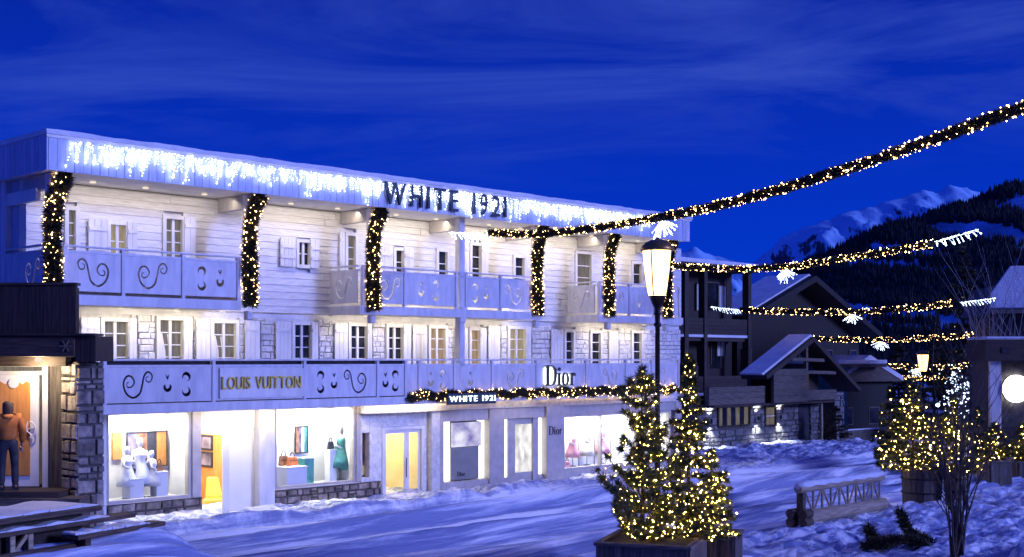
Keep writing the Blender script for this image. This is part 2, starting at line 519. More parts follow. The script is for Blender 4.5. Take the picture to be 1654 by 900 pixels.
def ellipse(cx, cz, rx, rz, a0=0, a1=360, n=28):
    return [(cx + rx * math.cos(math.radians(a0 + (a1 - a0) * i / n)), cz + rz * math.sin(math.radians(a0 + (a1 - a0) * i / n))) for i in range(n + (0 if a1 - a0 == 360 else 1))]


SERIF = {   # thick-and-thin roman letters, cap height 1: (outlines, width)
    'D': ([[(0, 0), (.42, 0)] + ellipse(.42, .5, .42, .5, -90, 90) + [(0, 1), (0, .965), (.09, .95), (.09, .05), (0, .035)],
           [(.25, .045), (.40, .045)] + ellipse(.40, .5, .27, .455, -90, 90)[1:-1] + [(.40, .955), (.25, .955)]], .84),
    'i': ([[(0, 0), (.28, 0), (.28, .03), (.21, .05), (.21, .62), (.0, .59), (.0, .56), (.07, .54), (.07, .05), (0, .03)], ellipse(.14, .80, .085, .085)], .28),
    'o': ([ellipse(.27, .31, .27, .325), ellipse(.27, .31, .125, .29)], .54),
    'r': ([[(0, 0), (.30, 0), (.30, .03), (.21, .05), (.21, .42), (.27, .53), (.33, .53), (.34, .47), (.40, .45), (.44, .50), (.42, .59), (.35, .63), (.27, .60), (.21, .52), (.21, .62), (0, .59), (0, .56), (.07, .54), (.07, .05), (0, .03)]], .44)}


def serif_word(parent, text, x0, x1, z0, z1, y, mat, depth=0.05):
    H = z1 - z0; tot = sum(SERIF[c][1] for c in text) + 0.07 * (len(text) - 1); kx = (x1 - x0) / tot; x = x0
    for c in text:
        outl, wd = SERIF[c]
        me = curve_mesh([[(x + px * kx, z0 + pz * H) for px, pz in o] for o in outl], depth, 'letter')
        for v in me.vertices: v.co.y += y
        me.materials.append(M[mat]); obj_of(me, 'letter', parent)
        x += (wd + 0.07) * kx


# ------------------------------------------------------------------ greenery helpers
def needle_arr(pos, dr, length, width, rng):
    n = len(pos)
    r = rng.normal(size=(n, 3)); s = np.cross(dr, r); s /= np.linalg.norm(s, axis=1)[:, None] + 1e-9
    L = length * rng.uniform(0.6, 1.25, (n, 1))
    w = width * rng.uniform(0.7, 1.3, (n, 1))
    V = np.empty((n, 3, 3)); V[:, 0] = pos - s * w / 2; V[:, 1] = pos + s * w / 2; V[:, 2] = pos + dr * L
    return V.reshape(-1, 3)


def bulb_arr(pos, r, rng=None):
    pos = np.asarray(pos, float); n = len(pos)
    o = np.array([(1, 0, 0), (-1, 0, 0), (0, 1, 0), (0, -1, 0), (0, 0, 1), (0, 0, -1)], float)
    rr = np.full((n, 1, 1), r) if rng is None else r * (0.5 + 1.1 * rng.rand(n, 1, 1) ** 1.6)
    V = (pos[:, None, :] + o[None] * rr).reshape(-1, 3)
    f = np.array([(0, 2, 4), (2, 1, 4), (1, 3, 4), (3, 0, 4), (2, 0, 5), (1, 2, 5), (3, 1, 5), (0, 3, 5)])
    F = (f[None] + 6 * np.arange(n)[:, None, None]).reshape(-1, 3)
    return V, F


def add_needles(name, V, mat, parent, kind='stuff'):
    return tri_mesh(name, V, np.arange(len(V)).reshape(-1, 3), mat, parent, kind)


def add_bulbs(pos, r, mat, parent, rng=None, name='light_bulbs'):
    V, F = bulb_arr(pos, r, rng)
    return tri_mesh(name, V, F, mat, parent, 'stuff')


def resample(pts, step):
    P = np.array([tuple(p) for p in pts], float); d = np.r_[0, np.cumsum(np.linalg.norm(np.diff(P, axis=0), axis=1))]
    n = max(2, int(d[-1] / step)); t = np.linspace(0, d[-1], n)
    return np.stack([np.interp(t, d, P[:, k]) for k in range(3)], 1), d[-1]


def garland(parent, pts, R, dens, bulbs_pm, bulb_r, seed, mat='warm', nlen=None):
    """greenery tube of needles along pts with bulbs sitting in its surface"""
    rng = np.random.RandomState(seed)
    P, L = resample(pts, 0.04)
    T = np.gradient(P, axis=0); T /= np.linalg.norm(T, axis=1)[:, None] + 1e-9
    n = int(L * dens); k = rng.randint(0, len(P), n)
    rad = rng.normal(size=(n, 3)); rad -= T[k] * np.sum(rad * T[k], 1)[:, None]; rad /= np.linalg.norm(rad, axis=1)[:, None]
    lump = 0.75 + 0.5 * vnoise(k * 0.11 + seed * 3.1, np.full(n, seed * 1.7))
    q = rng.uniform(0.25, 0.62, (n, 1)) * R * lump[:, None]
    dr = rad * rng.uniform(0.6, 1.0, (n, 1)) + T[k] * rng.uniform(-0.9, 0.9, (n, 1)); dr /= np.linalg.norm(dr, axis=1)[:, None]
    add_needles('greenery', needle_arr(P[k] + rad * q, dr, nlen or R * 0.62, R * 0.16, rng), 'garland', parent)
    mb = MB(); st = max(1, int(0.15 / 0.04)); mb.tube(P[::st], R * 0.42, 6); mb.build('core', 'garland', parent)
    nb = int(L * bulbs_pm); k = rng.randint(0, len(P), nb)
    rad = rng.normal(size=(nb, 3)); rad -= T[k] * np.sum(rad * T[k], 1)[:, None]; rad /= np.linalg.norm(rad, axis=1)[:, None]
    add_bulbs(P[k] + rad * R * rng.uniform(0.75, 1.08, (nb, 1)), bulb_r, mat, parent, rng)


def conifer(root, H, R, seed, tiers, per, mat='needle', droop=0.15, z0=0.12, pw=1.0, nper=26, nlen=0.11, nwid=0.016, bulbs=0, bulb_r=0.02,
            up=0.25, tuft=False, trunk_r=0.05, bmat='warmtree', ragged=0.25):
    """crown (needle sprays on every branch) + trunk + limbs; z up from the root"""
    rng = np.random.RandomState(seed)
    mb = MB(); mb.tube([(0, 0, 0), (0.02 * H / 3, 0, H * 0.35), (0, 0.02, H * 0.7), (0, 0, H * 0.97)], [trunk_r, trunk_r * 0.75, trunk_r * 0.42, trunk_r * 0.1], 8)
    mb.build('trunk', 'bark', root, smooth=True)
    lb = MB(); pos = []; drs = []; tips = []
    for t in range(tiers):
        f = (t + rng.uniform(-0.25, 0.25)) / tiers
        z = H * (z0 + (1 - z0) * max(0, min(0.985, f)))
        rr = R * (1 - f) ** pw + 0.05 * R
        a0 = rng.uniform(0, 2 * PI)
        for k in range(max(3, int(per * (0.55 + 0.45 * (1 - f))))):
            an = a0 + 2 * PI * k / max(3, per) + rng.uniform(-0.35, 0.35)
            L = rr * rng.uniform(1 - ragged * 1.6, 1 + ragged)
            hd = np.array((math.cos(an), math.sin(an), 0.0))
            m = 5; zz = np.linspace(0, 1, m)
            pth = np.array([np.array((0, 0, z)) + hd * L * s + np.array((0, 0, L * (up * s - droop * 2 * s * s + (0.55 * s ** 3 if tuft else 0.12 * s ** 3)))) for s in zz])
            lb.tube(pth, np.linspace(0.016, 0.004, m) * (H / 3.3), 4, False)
            ns = max(4, int(L / 0.06))
            s = rng.uniform(0.12, 1.0, ns) ** 0.8
            p = np.stack([np.interp(s, zz, pth[:, j]) for j in range(3)], 1)
            side = np.array((-hd[1], hd[0], 0.0))
            wdt = 0.20 * L * (1.05 - s) + 0.03
            p = p + side * (rng.uniform(-1, 1, ns) * wdt)[:, None] + np.array((0, 0, 1.0)) * (rng.normal(0, 0.025, ns))[:, None]
            for q in range(ns):
                base = hd * 0.8 + side * rng.uniform(-0.8, 0.8) + np.array((0, 0, rng.uniform(0.1, 0.6) if tuft else rng.uniform(-0.15, 0.35)))
                d = base[None] + rng.normal(0, 0.75 if tuft else 0.5, (nper, 3)); d /= np.linalg.norm(d, axis=1)[:, None]
                pos.append(p[q] + rng.normal(0, 0.018, (nper, 3))); drs.append(d)
            tips.append(p)
    # leader
    nl = 30
    zt = rng.uniform(0.86, 1.0, nl) * H
    for z in zt:
        d = rng.normal(0, 0.6, (nper, 3)) + np.array((0, 0, 0.7)); d /= np.linalg.norm(d, axis=1)[:, None]
        pos.append(np.array((0, 0, z)) + rng.normal(0, 0.012, (nper, 3))); drs.append(d)
    tips.append(np.stack([np.zeros(nl), np.zeros(nl), zt], 1))
    lb.build('limbs', 'bark', root, kind='stuff')
    add_needles('crown', needle_arr(np.concatenate(pos), np.concatenate(drs), nlen, nwid, rng), mat, root)
    if bulbs:
        T = np.concatenate(tips); k = rng.choice(len(T), min(bulbs, len(T)), replace=False)
        B = T[k] + rng.normal(0, 0.035, (len(k), 3)); B[:, :2] *= rng.uniform(0.85, 1.12, (len(k), 1))
        add_bulbs(B, bulb_r, bmat, root, rng)


def stones_on(parent, rects, x0, x1, z0, z1, y, mat, w, h, seed, depth=0.05, back=0.01, limit=300, name='stone', gap=0.011, jit=0.024):
    """irregular coursed stones over x0..x1, z0..z1 of plane y (facing -y), skipping rects"""
    rng = random.Random(seed); z = z0; cnt = 0; rest = MB()
    while z < z1 - 0.03:
        hh = min(h * rng.uniform(0.7, 1.35), z1 - z)
        if z1 - z - hh < h * 0.35: hh = z1 - z
        x = x0 - rng.uniform(0, w * 0.5)
        while x < x1 - 0.02:
            ww = w * rng.uniform(0.55, 1.6)
            xa, xb = max(x, x0), min(x + ww, x1)
            splits = [(z, z + hh)]
            if ww < w * 1.0 and hh > h * 0.9 and rng.random() < 0.45:
                zm = z + hh * rng.uniform(0.35, 0.65); splits = [(z, zm), (zm, z + hh)]
            for za, zb in splits:
                segs = [(xa, xb)]
                for (ra, rb, rz0, rz1) in rects:
                    if zb > rz0 + 0.02 and za < rz1 - 0.02:
                        ns = []
                        for (p, q) in segs:
                            if q <= ra or p >= rb: ns.append((p, q)); continue
                            if p < ra: ns.append((p, ra))
                            if q > rb: ns.append((rb, q))
                        segs = ns
                for (p, q) in segs:
                    if q - p < 0.05: continue
                    g = gap; j = lambda s=0.018: rng.uniform(-s, s)
                    pr = depth * rng.uniform(0.55, 1.25); ins = min(0.03, (q - p) * 0.15)
                    c = [(p + g + abs(j(jit)), za + g + abs(j(jit))), (q - g - abs(j(jit)), za + g + abs(j(jit))), (q - g - abs(j(jit)), zb - g - abs(j(jit))), (p + g + abs(j(jit)), zb - g - abs(j(jit)))]
                    cx = sum(a for a, b in c) / 4; cz = sum(b for a, b in c) / 4
                    mb = rest if cnt >= limit else MB()
                    k = len(mb.v)
                    mb.v += [(a, y + back, b) for a, b in c]
                    mb.v += [(a, y - pr * 0.6, b) for a, b in c]
                    mb.v += [(a + (cx - a) * 0.16, y - pr + j(.008), b + (cz - b) * 0.2) for a, b in c]
                    for l in (0, 4):
                        for i in range(4): mb.f.append((k + l + i, k + l + (i + 1) % 4, k + l + 4 + (i + 1) % 4, k + l + 4 + i))
                    mb.f.append((k + 8, k + 9, k + 10, k + 11))
                    if cnt < limit: mb.build(name, mat, parent)
                    cnt += 1
            x += ww
        z += hh
    if rest.v: rest.build('stone_rest', mat, parent, kind='stuff')

# ================================================================== GROUND
def ground_h(X, Y):
    X = np.asarray(X, float); Y = np.asarray(Y, float)
    u = X * DV.x + Y * DV.y; v = X * NV.x + Y * NV.y
    z = np.full(np.broadcast(X, Y).shape, -0.30)
    near = 1 - sstep(90, 160, np.hypot(X, Y - 40))
    vc = v + 0.0022 * (np.clip(u, 0, 60) - 26) ** 2 * np.where(u > 26, -0.35, 0.5)      # the road bends a little
    road = sstep(-26.9, -26.2, vc) * (1 - sstep(-16.6, -15.6, vc)) * near
    walk = (1 - road) * near
    # trodden, lumpy snow beside the road
    z = z + walk * (0.16 * fbm(X * 1.1, Y * 1.1, 4) + 0.45 * np.abs(fbm(u * 0.6 + 9, v * 1.5, 4) - 0.5) + 0.36 * (fbm(u * 1.7, v * 3.4, 5, 0.66) - 0.5))
    # tyre tracks along the road
    w = vc + 0.35 * np.sin(u * 0.11) + 0.5 * (fbm(u * 0.09, v * 0.0 + 3, 2) - 0.5)
    r = 0
    for k, (fq, am, wob) in enumerate(((0.7, .30, .25), (1.35, .42, .3), (2.5, .40, .45), (4.4, .26, .8), (8.0, .10, 1.5))):
        r = r + am * (2 * fbm(w * fq + 31 * k, u * 0.05 * wob + 7 * k, 2) - 1)
    z = z + road * (r + 0.05 * (fbm(u * 0.5, v * 2.0, 4) - 0.5) + 0.015 * (fbm(X * 7, Y * 7, 2) - 0.5))
    z = z + road * (0.10 * np.abs(fbm(u * 0.22 + 3, w * 1.6, 4, 0.6) - 0.5) + 0.06 * (fbm(u * 0.45, w * 3.2 + 11, 3, 0.6) - 0.5))
    for c, d in ((-25.9, .24), (-24.6, .22), (-22.9, .20), (-20.6, .16), (-18.9, .18), (-16.9, .14)):
        g = (w - c) / 0.26
        z = z - road * d * np.exp(-g * g) * (0.35 + 0.9 * fbm(u * 0.5 + c, v * 0 + 1, 2)) + road * 0.06 * np.exp(-(np.abs(g) - 2.0) ** 2 * 1.5)
    z = z - 0.12 * road
    # ploughed ridge at both road edges
    for c in (-26.7, -15.9):
        z = z + near * 0.16 * np.exp(-((vc - c) / 0.55) ** 2) * (0.3 + 1.2 * fbm(u * 0.9 + c, v * 0.8, 3))
    # mound in the right foreground
    z = z + 0.75 * np.exp(-(((X - 10.2) / 1.3) ** 2 + ((Y - 23.0) / 1.6) ** 2))
    z = z + 0.88 * np.exp(-(((X + 9.0) / 3.6) ** 2 + ((Y - 22.4) / 2.9) ** 2) ** 2)
    z = z + 0.42 * np.exp(-((X + 6.9) / 1.2) ** 2 - ((Y - 23.8) / 1.0) ** 2)
    # the street drops away beyond the crest into the valley
    z = z - 0.085 * np.clip(Y - 62, 0, 300) - 0.03 * np.clip(Y - 62, 0, 9) ** 2 * 0.03
    z = z - 0.2 * near * 0
    ground_h.road = road
    return z


def axis(lo, hi, step, far, grow=1.28):
    c = list(np.arange(lo, hi, step)); a = []; s = step; x = lo
    while x > -far: s *= grow; x -= s; a.append(x)
    b = []; s = step; x = c[-1]
    while x < far: s *= grow; x += s; b.append(x)
    return np.array(a[::-1] + c + b)


gx = axis(6.0, 62.0, 0.13, 9000); gy = axis(-36.0, -6.0, 0.042, 9000)      # grid laid along and across the street
GU, GV = np.meshgrid(gx, gy, indexing='ij')
GX = GU * DV.x + GV * NV.x; GY = GU * DV.y + GV * NV.y
GZ = ground_h(GX, GY)
nx, ny = len(gx), len(gy)
idx = np.arange(nx * ny).reshape(nx, ny)
F = np.stack([idx[:-1, :-1], idx[1:, :-1], idx[1:, 1:], idx[:-1, 1:]], -1).reshape(-1, 4)
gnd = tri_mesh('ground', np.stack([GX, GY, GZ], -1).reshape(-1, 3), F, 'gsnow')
gnd.data.shade_smooth(); struct(gnd)
_at = gnd.data.attributes.new('road_mask', 'FLOAT', 'POINT'); _at.data.foreach_set('value', ground_h.road.astype(np.float32).ravel())


def paint_rut_shade():
    """trodden snow: shade of ruts and lumps painted in as blue streaks and patches"""
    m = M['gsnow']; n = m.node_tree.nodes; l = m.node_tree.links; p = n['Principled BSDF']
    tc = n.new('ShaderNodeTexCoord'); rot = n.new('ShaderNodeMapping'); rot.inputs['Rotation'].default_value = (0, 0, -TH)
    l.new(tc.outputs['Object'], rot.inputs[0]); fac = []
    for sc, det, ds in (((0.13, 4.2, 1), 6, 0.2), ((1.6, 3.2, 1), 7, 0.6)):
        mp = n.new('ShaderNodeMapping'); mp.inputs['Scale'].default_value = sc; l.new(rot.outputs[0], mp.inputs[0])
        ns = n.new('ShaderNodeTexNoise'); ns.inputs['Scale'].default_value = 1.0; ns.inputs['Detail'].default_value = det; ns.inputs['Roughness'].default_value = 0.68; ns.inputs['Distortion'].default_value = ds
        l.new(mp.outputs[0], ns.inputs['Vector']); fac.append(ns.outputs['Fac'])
    at = n.new('ShaderNodeAttribute'); at.attribute_name = 'road_mask'
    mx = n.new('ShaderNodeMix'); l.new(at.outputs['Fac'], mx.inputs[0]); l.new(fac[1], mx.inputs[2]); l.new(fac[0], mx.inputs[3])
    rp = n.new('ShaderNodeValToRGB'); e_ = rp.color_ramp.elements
    e_[0].position = 0.44; e_[0].color = (0.26, 0.30, 0.50, 1); e_[1].position = 0.57; e_[1].color = (0.90, 0.90, 0.92, 1)  # dark blue end: painted shade of the wheel ruts and trodden lumps
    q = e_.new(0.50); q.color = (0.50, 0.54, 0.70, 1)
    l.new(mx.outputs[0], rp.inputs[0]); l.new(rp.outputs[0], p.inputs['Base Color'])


paint_rut_shade()


def gh(x, y): return float(ground_h(np.array(x), np.array(y)))


# ================================================================== MOUNTAINS
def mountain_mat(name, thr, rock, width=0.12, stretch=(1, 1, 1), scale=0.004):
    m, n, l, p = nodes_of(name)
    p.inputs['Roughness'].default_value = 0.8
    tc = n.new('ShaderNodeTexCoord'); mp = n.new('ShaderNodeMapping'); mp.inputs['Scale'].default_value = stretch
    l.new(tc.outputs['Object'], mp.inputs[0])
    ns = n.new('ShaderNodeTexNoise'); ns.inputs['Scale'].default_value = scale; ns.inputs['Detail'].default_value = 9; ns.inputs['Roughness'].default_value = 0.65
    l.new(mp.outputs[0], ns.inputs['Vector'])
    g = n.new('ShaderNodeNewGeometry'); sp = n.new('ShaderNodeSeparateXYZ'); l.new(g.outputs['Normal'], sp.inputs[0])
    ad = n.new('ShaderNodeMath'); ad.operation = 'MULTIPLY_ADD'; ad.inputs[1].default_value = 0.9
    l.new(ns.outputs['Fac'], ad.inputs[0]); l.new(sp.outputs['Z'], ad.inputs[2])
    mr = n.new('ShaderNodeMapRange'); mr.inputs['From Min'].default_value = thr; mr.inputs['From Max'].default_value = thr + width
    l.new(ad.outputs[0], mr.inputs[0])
    mx = n.new('ShaderNodeMixRGB'); mx.inputs['Color1'].default_value = (*rock, 1); mx.inputs['Color2'].default_value = (0.36, 0.66, 0.97, 1)  # blue haze of the distance is painted into the snow colour
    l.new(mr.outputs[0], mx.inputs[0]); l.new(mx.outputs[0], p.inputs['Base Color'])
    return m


M['peak'] = mountain_mat('hazed_snow_and_rock', 1.04, (0.03, 0.05, 0.09), 0.08, (1.6, 0.5, 0.5), 0.016)
M['slope'] = mountain_mat('hazed_forest_snow', 1.14, (0.03, 0.03, 0.035), 0.3, (1.3, 0.5, 0.3), 0.012)
M['forest'] = make_mat('far_forest', (0.006, 0.008, 0.010), (0.022, 0.026, 0.026), 0.9, 0.02)


def ridge_fn(pts, D):
    xs = np.array([(p[0] - CXP) / FPX * D for p in pts]); zs = np.array([CAMZ + (HZP - p[1]) / FPX * D for p in pts])
    return lambda X: np.interp(X, xs, zs)


def mountain(name, pts, D, front, back, step, rough, mat, gully):
    R = ridge_fn(pts, D)
    x0 = (pts[0][0] - CXP) / FPX * D; x1 = (pts[-1][0] - CXP) / FPX * D
    xs = np.arange(x0, x1, step); ys = np.arange(D - front, D + back, step)
    X, Y = np.meshgrid(xs, ys, indexing='ij')
    t = (Y - D)
    sl = np.where(t < 0, 1 - sstep(0, 1, -t / front) * 1.0 - 0.0, 1 - t / back)
    prof = np.where(t < 0, np.clip(1 + t / front, 0, 1) ** 1.25, np.clip(1 - t / back, 0, 1))
    Hh = R(X) + 40 + rough * 0.30 * (fbm(X / (step * 9), X * 0 + 3.3, 5, 0.62) - 0.5)
    nz = (fbm(X / (step * 14), Y / (step * 30), 5, 0.55) - 0.5) * 2
    gl = np.abs(fbm((X + 0.45 * t) / (step * 9), Y / (step * 60), 4, 0.6) - 0.5) * 2
    Zz = Hh * prof + rough * nz * np.clip(-t / front * 6, 0.12, 1) * prof - gully * gl * np.clip(-t / front * 5, 0.15, 1) * prof - 40
    ix = np.arange(X.size).reshape(X.shape)
    F = np.stack([ix[:-1, :-1], ix[1:, :-1], ix[1:, 1:], ix[:-1, 1:]], -1).reshape(-1, 4)
    o = struct(tri_mesh(name, np.stack([X, Y, Zz], -1).reshape(-1, 3), F, mat))
    o.data.shade_smooth()
    return X, Y, Zz


PK = [(900, 520), (1000, 470), (1085, 405), (1122, 396), (1160, 410), (1215, 421), (1240, 402), (1262, 380), (1300, 366), (1345, 352), (1380, 336), (1420, 327), (1455, 318),
      (1490, 306), (1512, 309), (1530, 300), (1562, 296), (1584, 309), (1610, 322), (1700, 340), (1900, 420)]
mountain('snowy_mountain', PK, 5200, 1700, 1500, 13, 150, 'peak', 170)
FR = [(1000, 560), (1130, 545), (1210, 500), (1262, 455), (1310, 425), (1350, 405), (1400, 381), (1440, 366), (1480, 356), (1530, 338), (1570, 330), (1596, 318), (1620, 304), (1660, 297), (1760, 262), (1950, 235), (2300, 300)]
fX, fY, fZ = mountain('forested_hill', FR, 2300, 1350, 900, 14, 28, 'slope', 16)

rng = np.random.RandomState(11)
nT = 60000
ti = rng.randint(0, fX.shape[0] - 1, nT); tj = (rng.uniform(0, 1, nT) ** 0.8 * (1350 / 14 + 6)).astype(int)
tx = fX[ti, tj] + rng.uniform(-7, 7, nT); ty = fY[ti, tj] + rng.uniform(-7, 7, nT); tz = fZ[ti, tj]
dens = fbm((tx + 0.25 * ty) / 42, ty / 420, 3)
keep = (dens > 0.42) | (ty > 2230)
ray = tx / ty * FPX + CXP
keep &= (ray > 1150) & (ray < 1800) & (tz > -20)
tx, ty, tz = tx[keep], ty[keep], tz[keep]; n = len(tx)
hh = rng.uniform(10, 19, n); ww = hh * rng.uniform(0.16, 0.24, n)
ang = rng.uniform(0, 2 * PI, n)
V = np.zeros((n, 6, 3))
for k in range(5):
    a = ang + 2 * PI * k / 5
    V[:, k] = np.stack([tx + ww * np.cos(a), ty + ww * np.sin(a), tz - 1 + rng.uniform(0, 2, n)], 1)
V[:, 5] = np.stack([tx, ty, tz + hh], 1)
f = np.array([(k, (k + 1) % 5, 5) for k in range(5)])
fo = tri_mesh('forest', V.reshape(-1, 3), (f[None] + 6 * np.arange(n)[:, None, None]).reshape(-1, 3), 'forest', None, 'stuff')
tag(fo, 'dark conifer forest covering the hillside below the snowy peak', 'forest')

# ================================================================== HOTEL
HB = DV * U0 + NV * (-Y0)
hotel = thing('hotel_building', 'long white three-storey hotel with carved balconies, lit shops and a flat snowy roof', 'building', (HB.x, HB.y, 0), TH)
AE = A(1115, -0.5)                  # right end of the roof edge
BW = 1.42                           # wall plane behind the balconies
BS = 1.0                            # shop front plane
ZF0, ZF1 = 8.20, 9.02
WE = A(1100, BW)                    # right end of the wall


def hbox(name, mat, x0, x1, y0, y1, z0, z1, parent=None, bevel=0.0):
    return MB().box(x0, x1, y0, y1, z0, z1).build(name, mat, parent or hotel, bevel=bevel)


# roof, soffit, snow
roof = hbox('roof', 'white', 0.03, AE - 0.03, -0.46, 11.0, ZF0 + 0.03, ZF1 - 0.02)
rs = MB()
n = 90; xs = np.linspace(-0.06, AE + 0.06, n)
rv = random.Random(3)
prof = [0.115 + 0.008 * math.sin(i * 0.7) + rv.uniform(-0.010, 0.010) for i in range(n)]
for i in range(n - 1):
    rs.hexa([(xs[i], -0.58, ZF1), (xs[i + 1], -0.58, ZF1), (xs[i + 1], 11.1, ZF1), (xs[i], 11.1, ZF1),
             (xs[i], -0.55, ZF1 + prof[i]), (xs[i + 1], -0.55, ZF1 + prof[i + 1]), (xs[i + 1], 11.1, ZF1 + prof[i + 1] + .05), (xs[i], 11.1, ZF1 + prof[i] + .05)])
rs.build('roof_snow', 'snow', roof)
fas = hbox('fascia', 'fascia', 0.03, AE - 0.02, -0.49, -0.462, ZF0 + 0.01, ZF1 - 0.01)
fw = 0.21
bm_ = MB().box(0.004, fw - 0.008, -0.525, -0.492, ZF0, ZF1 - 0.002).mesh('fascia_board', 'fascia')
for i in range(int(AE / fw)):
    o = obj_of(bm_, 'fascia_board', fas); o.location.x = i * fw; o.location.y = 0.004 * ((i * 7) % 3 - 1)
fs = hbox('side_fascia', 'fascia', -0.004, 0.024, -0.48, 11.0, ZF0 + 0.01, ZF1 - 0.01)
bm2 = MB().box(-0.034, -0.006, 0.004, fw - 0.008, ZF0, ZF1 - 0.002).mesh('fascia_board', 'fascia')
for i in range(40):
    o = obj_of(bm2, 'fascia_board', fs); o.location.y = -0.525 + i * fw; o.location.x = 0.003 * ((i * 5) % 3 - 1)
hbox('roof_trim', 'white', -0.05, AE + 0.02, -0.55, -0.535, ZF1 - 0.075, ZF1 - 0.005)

# ---- window data: (panes x0, x1, top y, bottom y, kind, left shutter x-range, right shutter x-range, rows, cols)
UPW = [(106, 124, 336, 425, 'wdim', None, None, 4, 1), (174, 205, 360, 420, 'wlit', (143, 173), (206, 222), 2, 2), (264, 296, 351, 432, 'wdim', None, (298, 316), 4, 2),
       (479, 501, 389, 431, 'dglass', (453, 478), (502, 516), 2, 2), (558, 575, 378, 440, 'wdim', (549, 557), None, 3, 1), (636, 652, 402, 445, 'dglass', (614, 635), (653, 668), 2, 1), (705, 723, 404, 448, 'dglass', None, None, 2, 1),
       (759, 777, 394, 455, 'dglass', (744, 758), (778, 789), 3, 1), (829, 847, 414, 448, 'dglass', None, None, 2, 1), (929, 955, 408, 470, 'wdim', None, None, 3, 1), (1020, 1036, 424, 462, 'dglass', None, (1037, 1050), 2, 1)]
FFW = [(164, 208, 516, 600, 'wdim', (131, 162), (209, 221), 4, 2), (254, 296, 514, 600, 'wdim', None, (297, 311), 4, 2), (341, 382, 519, 600, 'wdim', (317, 340), (396, 420), 4, 2),
       (472, 503, 522, 600, 'dglass', (446, 471), (504, 514), 4, 2), (563, 593, 524, 600, 'dglass', (541, 562), (594, 601), 4, 2), (624, 651, 526, 600, 'dglass', None, (652, 664), 4, 2),
       (692, 720, 528, 600, 'wamber', (667, 690), None, 4, 2), (758, 775, 531, 600, 'wamber', (735, 756), (776, 786), 4, 1), (820, 849, 529, 600, 'wlit', (789, 808), (850, 858), 4, 2),
       (911, 926, 534, 600, 'dglass', (891, 910), None, 4, 1), (953, 970, 536, 600, 'dglass', None, (984, 999), 4, 1), (1020, 1036, 536, 600, 'dglass', None, None, 4, 1)]


def zcap(zt, lo, hi): return max(lo, min(hi, zt))


def win_rects(data, zb0):
    out = []
    for (x0, x1, yt, yb, kind, ls, rs_, r, c) in data:
        a0, a1 = A(x0, BW), A(x1, BW)
        zt = Z((x0 + x1) / 2, yt, BW); zb = max(zb0, Z((x0 + x1) / 2, yb, BW))
        out.append((a0, a1, zb, zt))
    return out


upR = win_rects(UPW, 5.3); ffR = win_rects(FFW, 3.2)

# ---- upper wall: clapboards cut round the windows
uw = hbox('upper_wall', 'white', 0.35, WE, BW + 0.10, BW + 0.35, 5.05, ZF0 + 0.02)
bh = 0.198
row = 0; z = 5.2
rv = random.Random(5)
while z < ZF0 - 0.02:
    z1 = min(z + bh, ZF0 - 0.005)
    segs = [(0.36, WE)]
    for (a0, a1, zb, zt) in upR:
        if z1 > zb + 0.03 and z < zt - 0.03:
            ns = []
            for (p, q) in segs:
                if q <= a0 or p >= a1: ns.append((p, q)); continue
                if p < a0: ns.append((p, a0))
                if q > a1: ns.append((a1, q))
            segs = ns
    cut = []
    for (p, q) in segs:                 # butt joints in long runs
        while q - p > 6.5:
            m = p + rv.uniform(3.2, 5.5); cut.append((p, m - 0.003)); p = m + 0.003
        cut.append((p, q))
    for (p, q) in cut:
        if q - p < 0.05: continue
        MB().hexa([(p, BW - 0.017, z), (q, BW - 0.017, z), (q, BW + 0.099, z), (p, BW + 0.099, z), (p, BW - 0.002, z1 - 0.003), (q, BW - 0.002, z1 - 0.003), (q, BW + 0.099, z1 - 0.003), (p, BW + 0.099, z1 - 0.003)]).build('siding_board', 'siding', uw)
    z += bh

# ---- first floor: whitewashed rubble cut round windows
shut = []
for (x0, x1, yt, yb, kind, ls, rs_, r, c) in FFW:
    for s in (ls, rs_):
        if s: shut.append((A(s[0], BW) - 0.02, A(s[1], BW) + 0.02, 2.6, Z(x0, yt, BW) + 0.03))
fwall = hbox('stone_wall', 'wmortar', 0.35, WE, BW + 0.095, BW + 0.35, 2.7, 5.049)
big = [(a0 - 0.07, a1 + 0.07, zb - 0.05, zt + 0.07) for (a0, a1, zb, zt) in ffR]
stones_on(fwall, big + shut, 1.0, WE - 0.05, 3.72, 5.04, BW + 0.01, 'wstone', 0.34, 0.21, 4, depth=0.035, back=0.082, gap=0.002, jit=0.012)

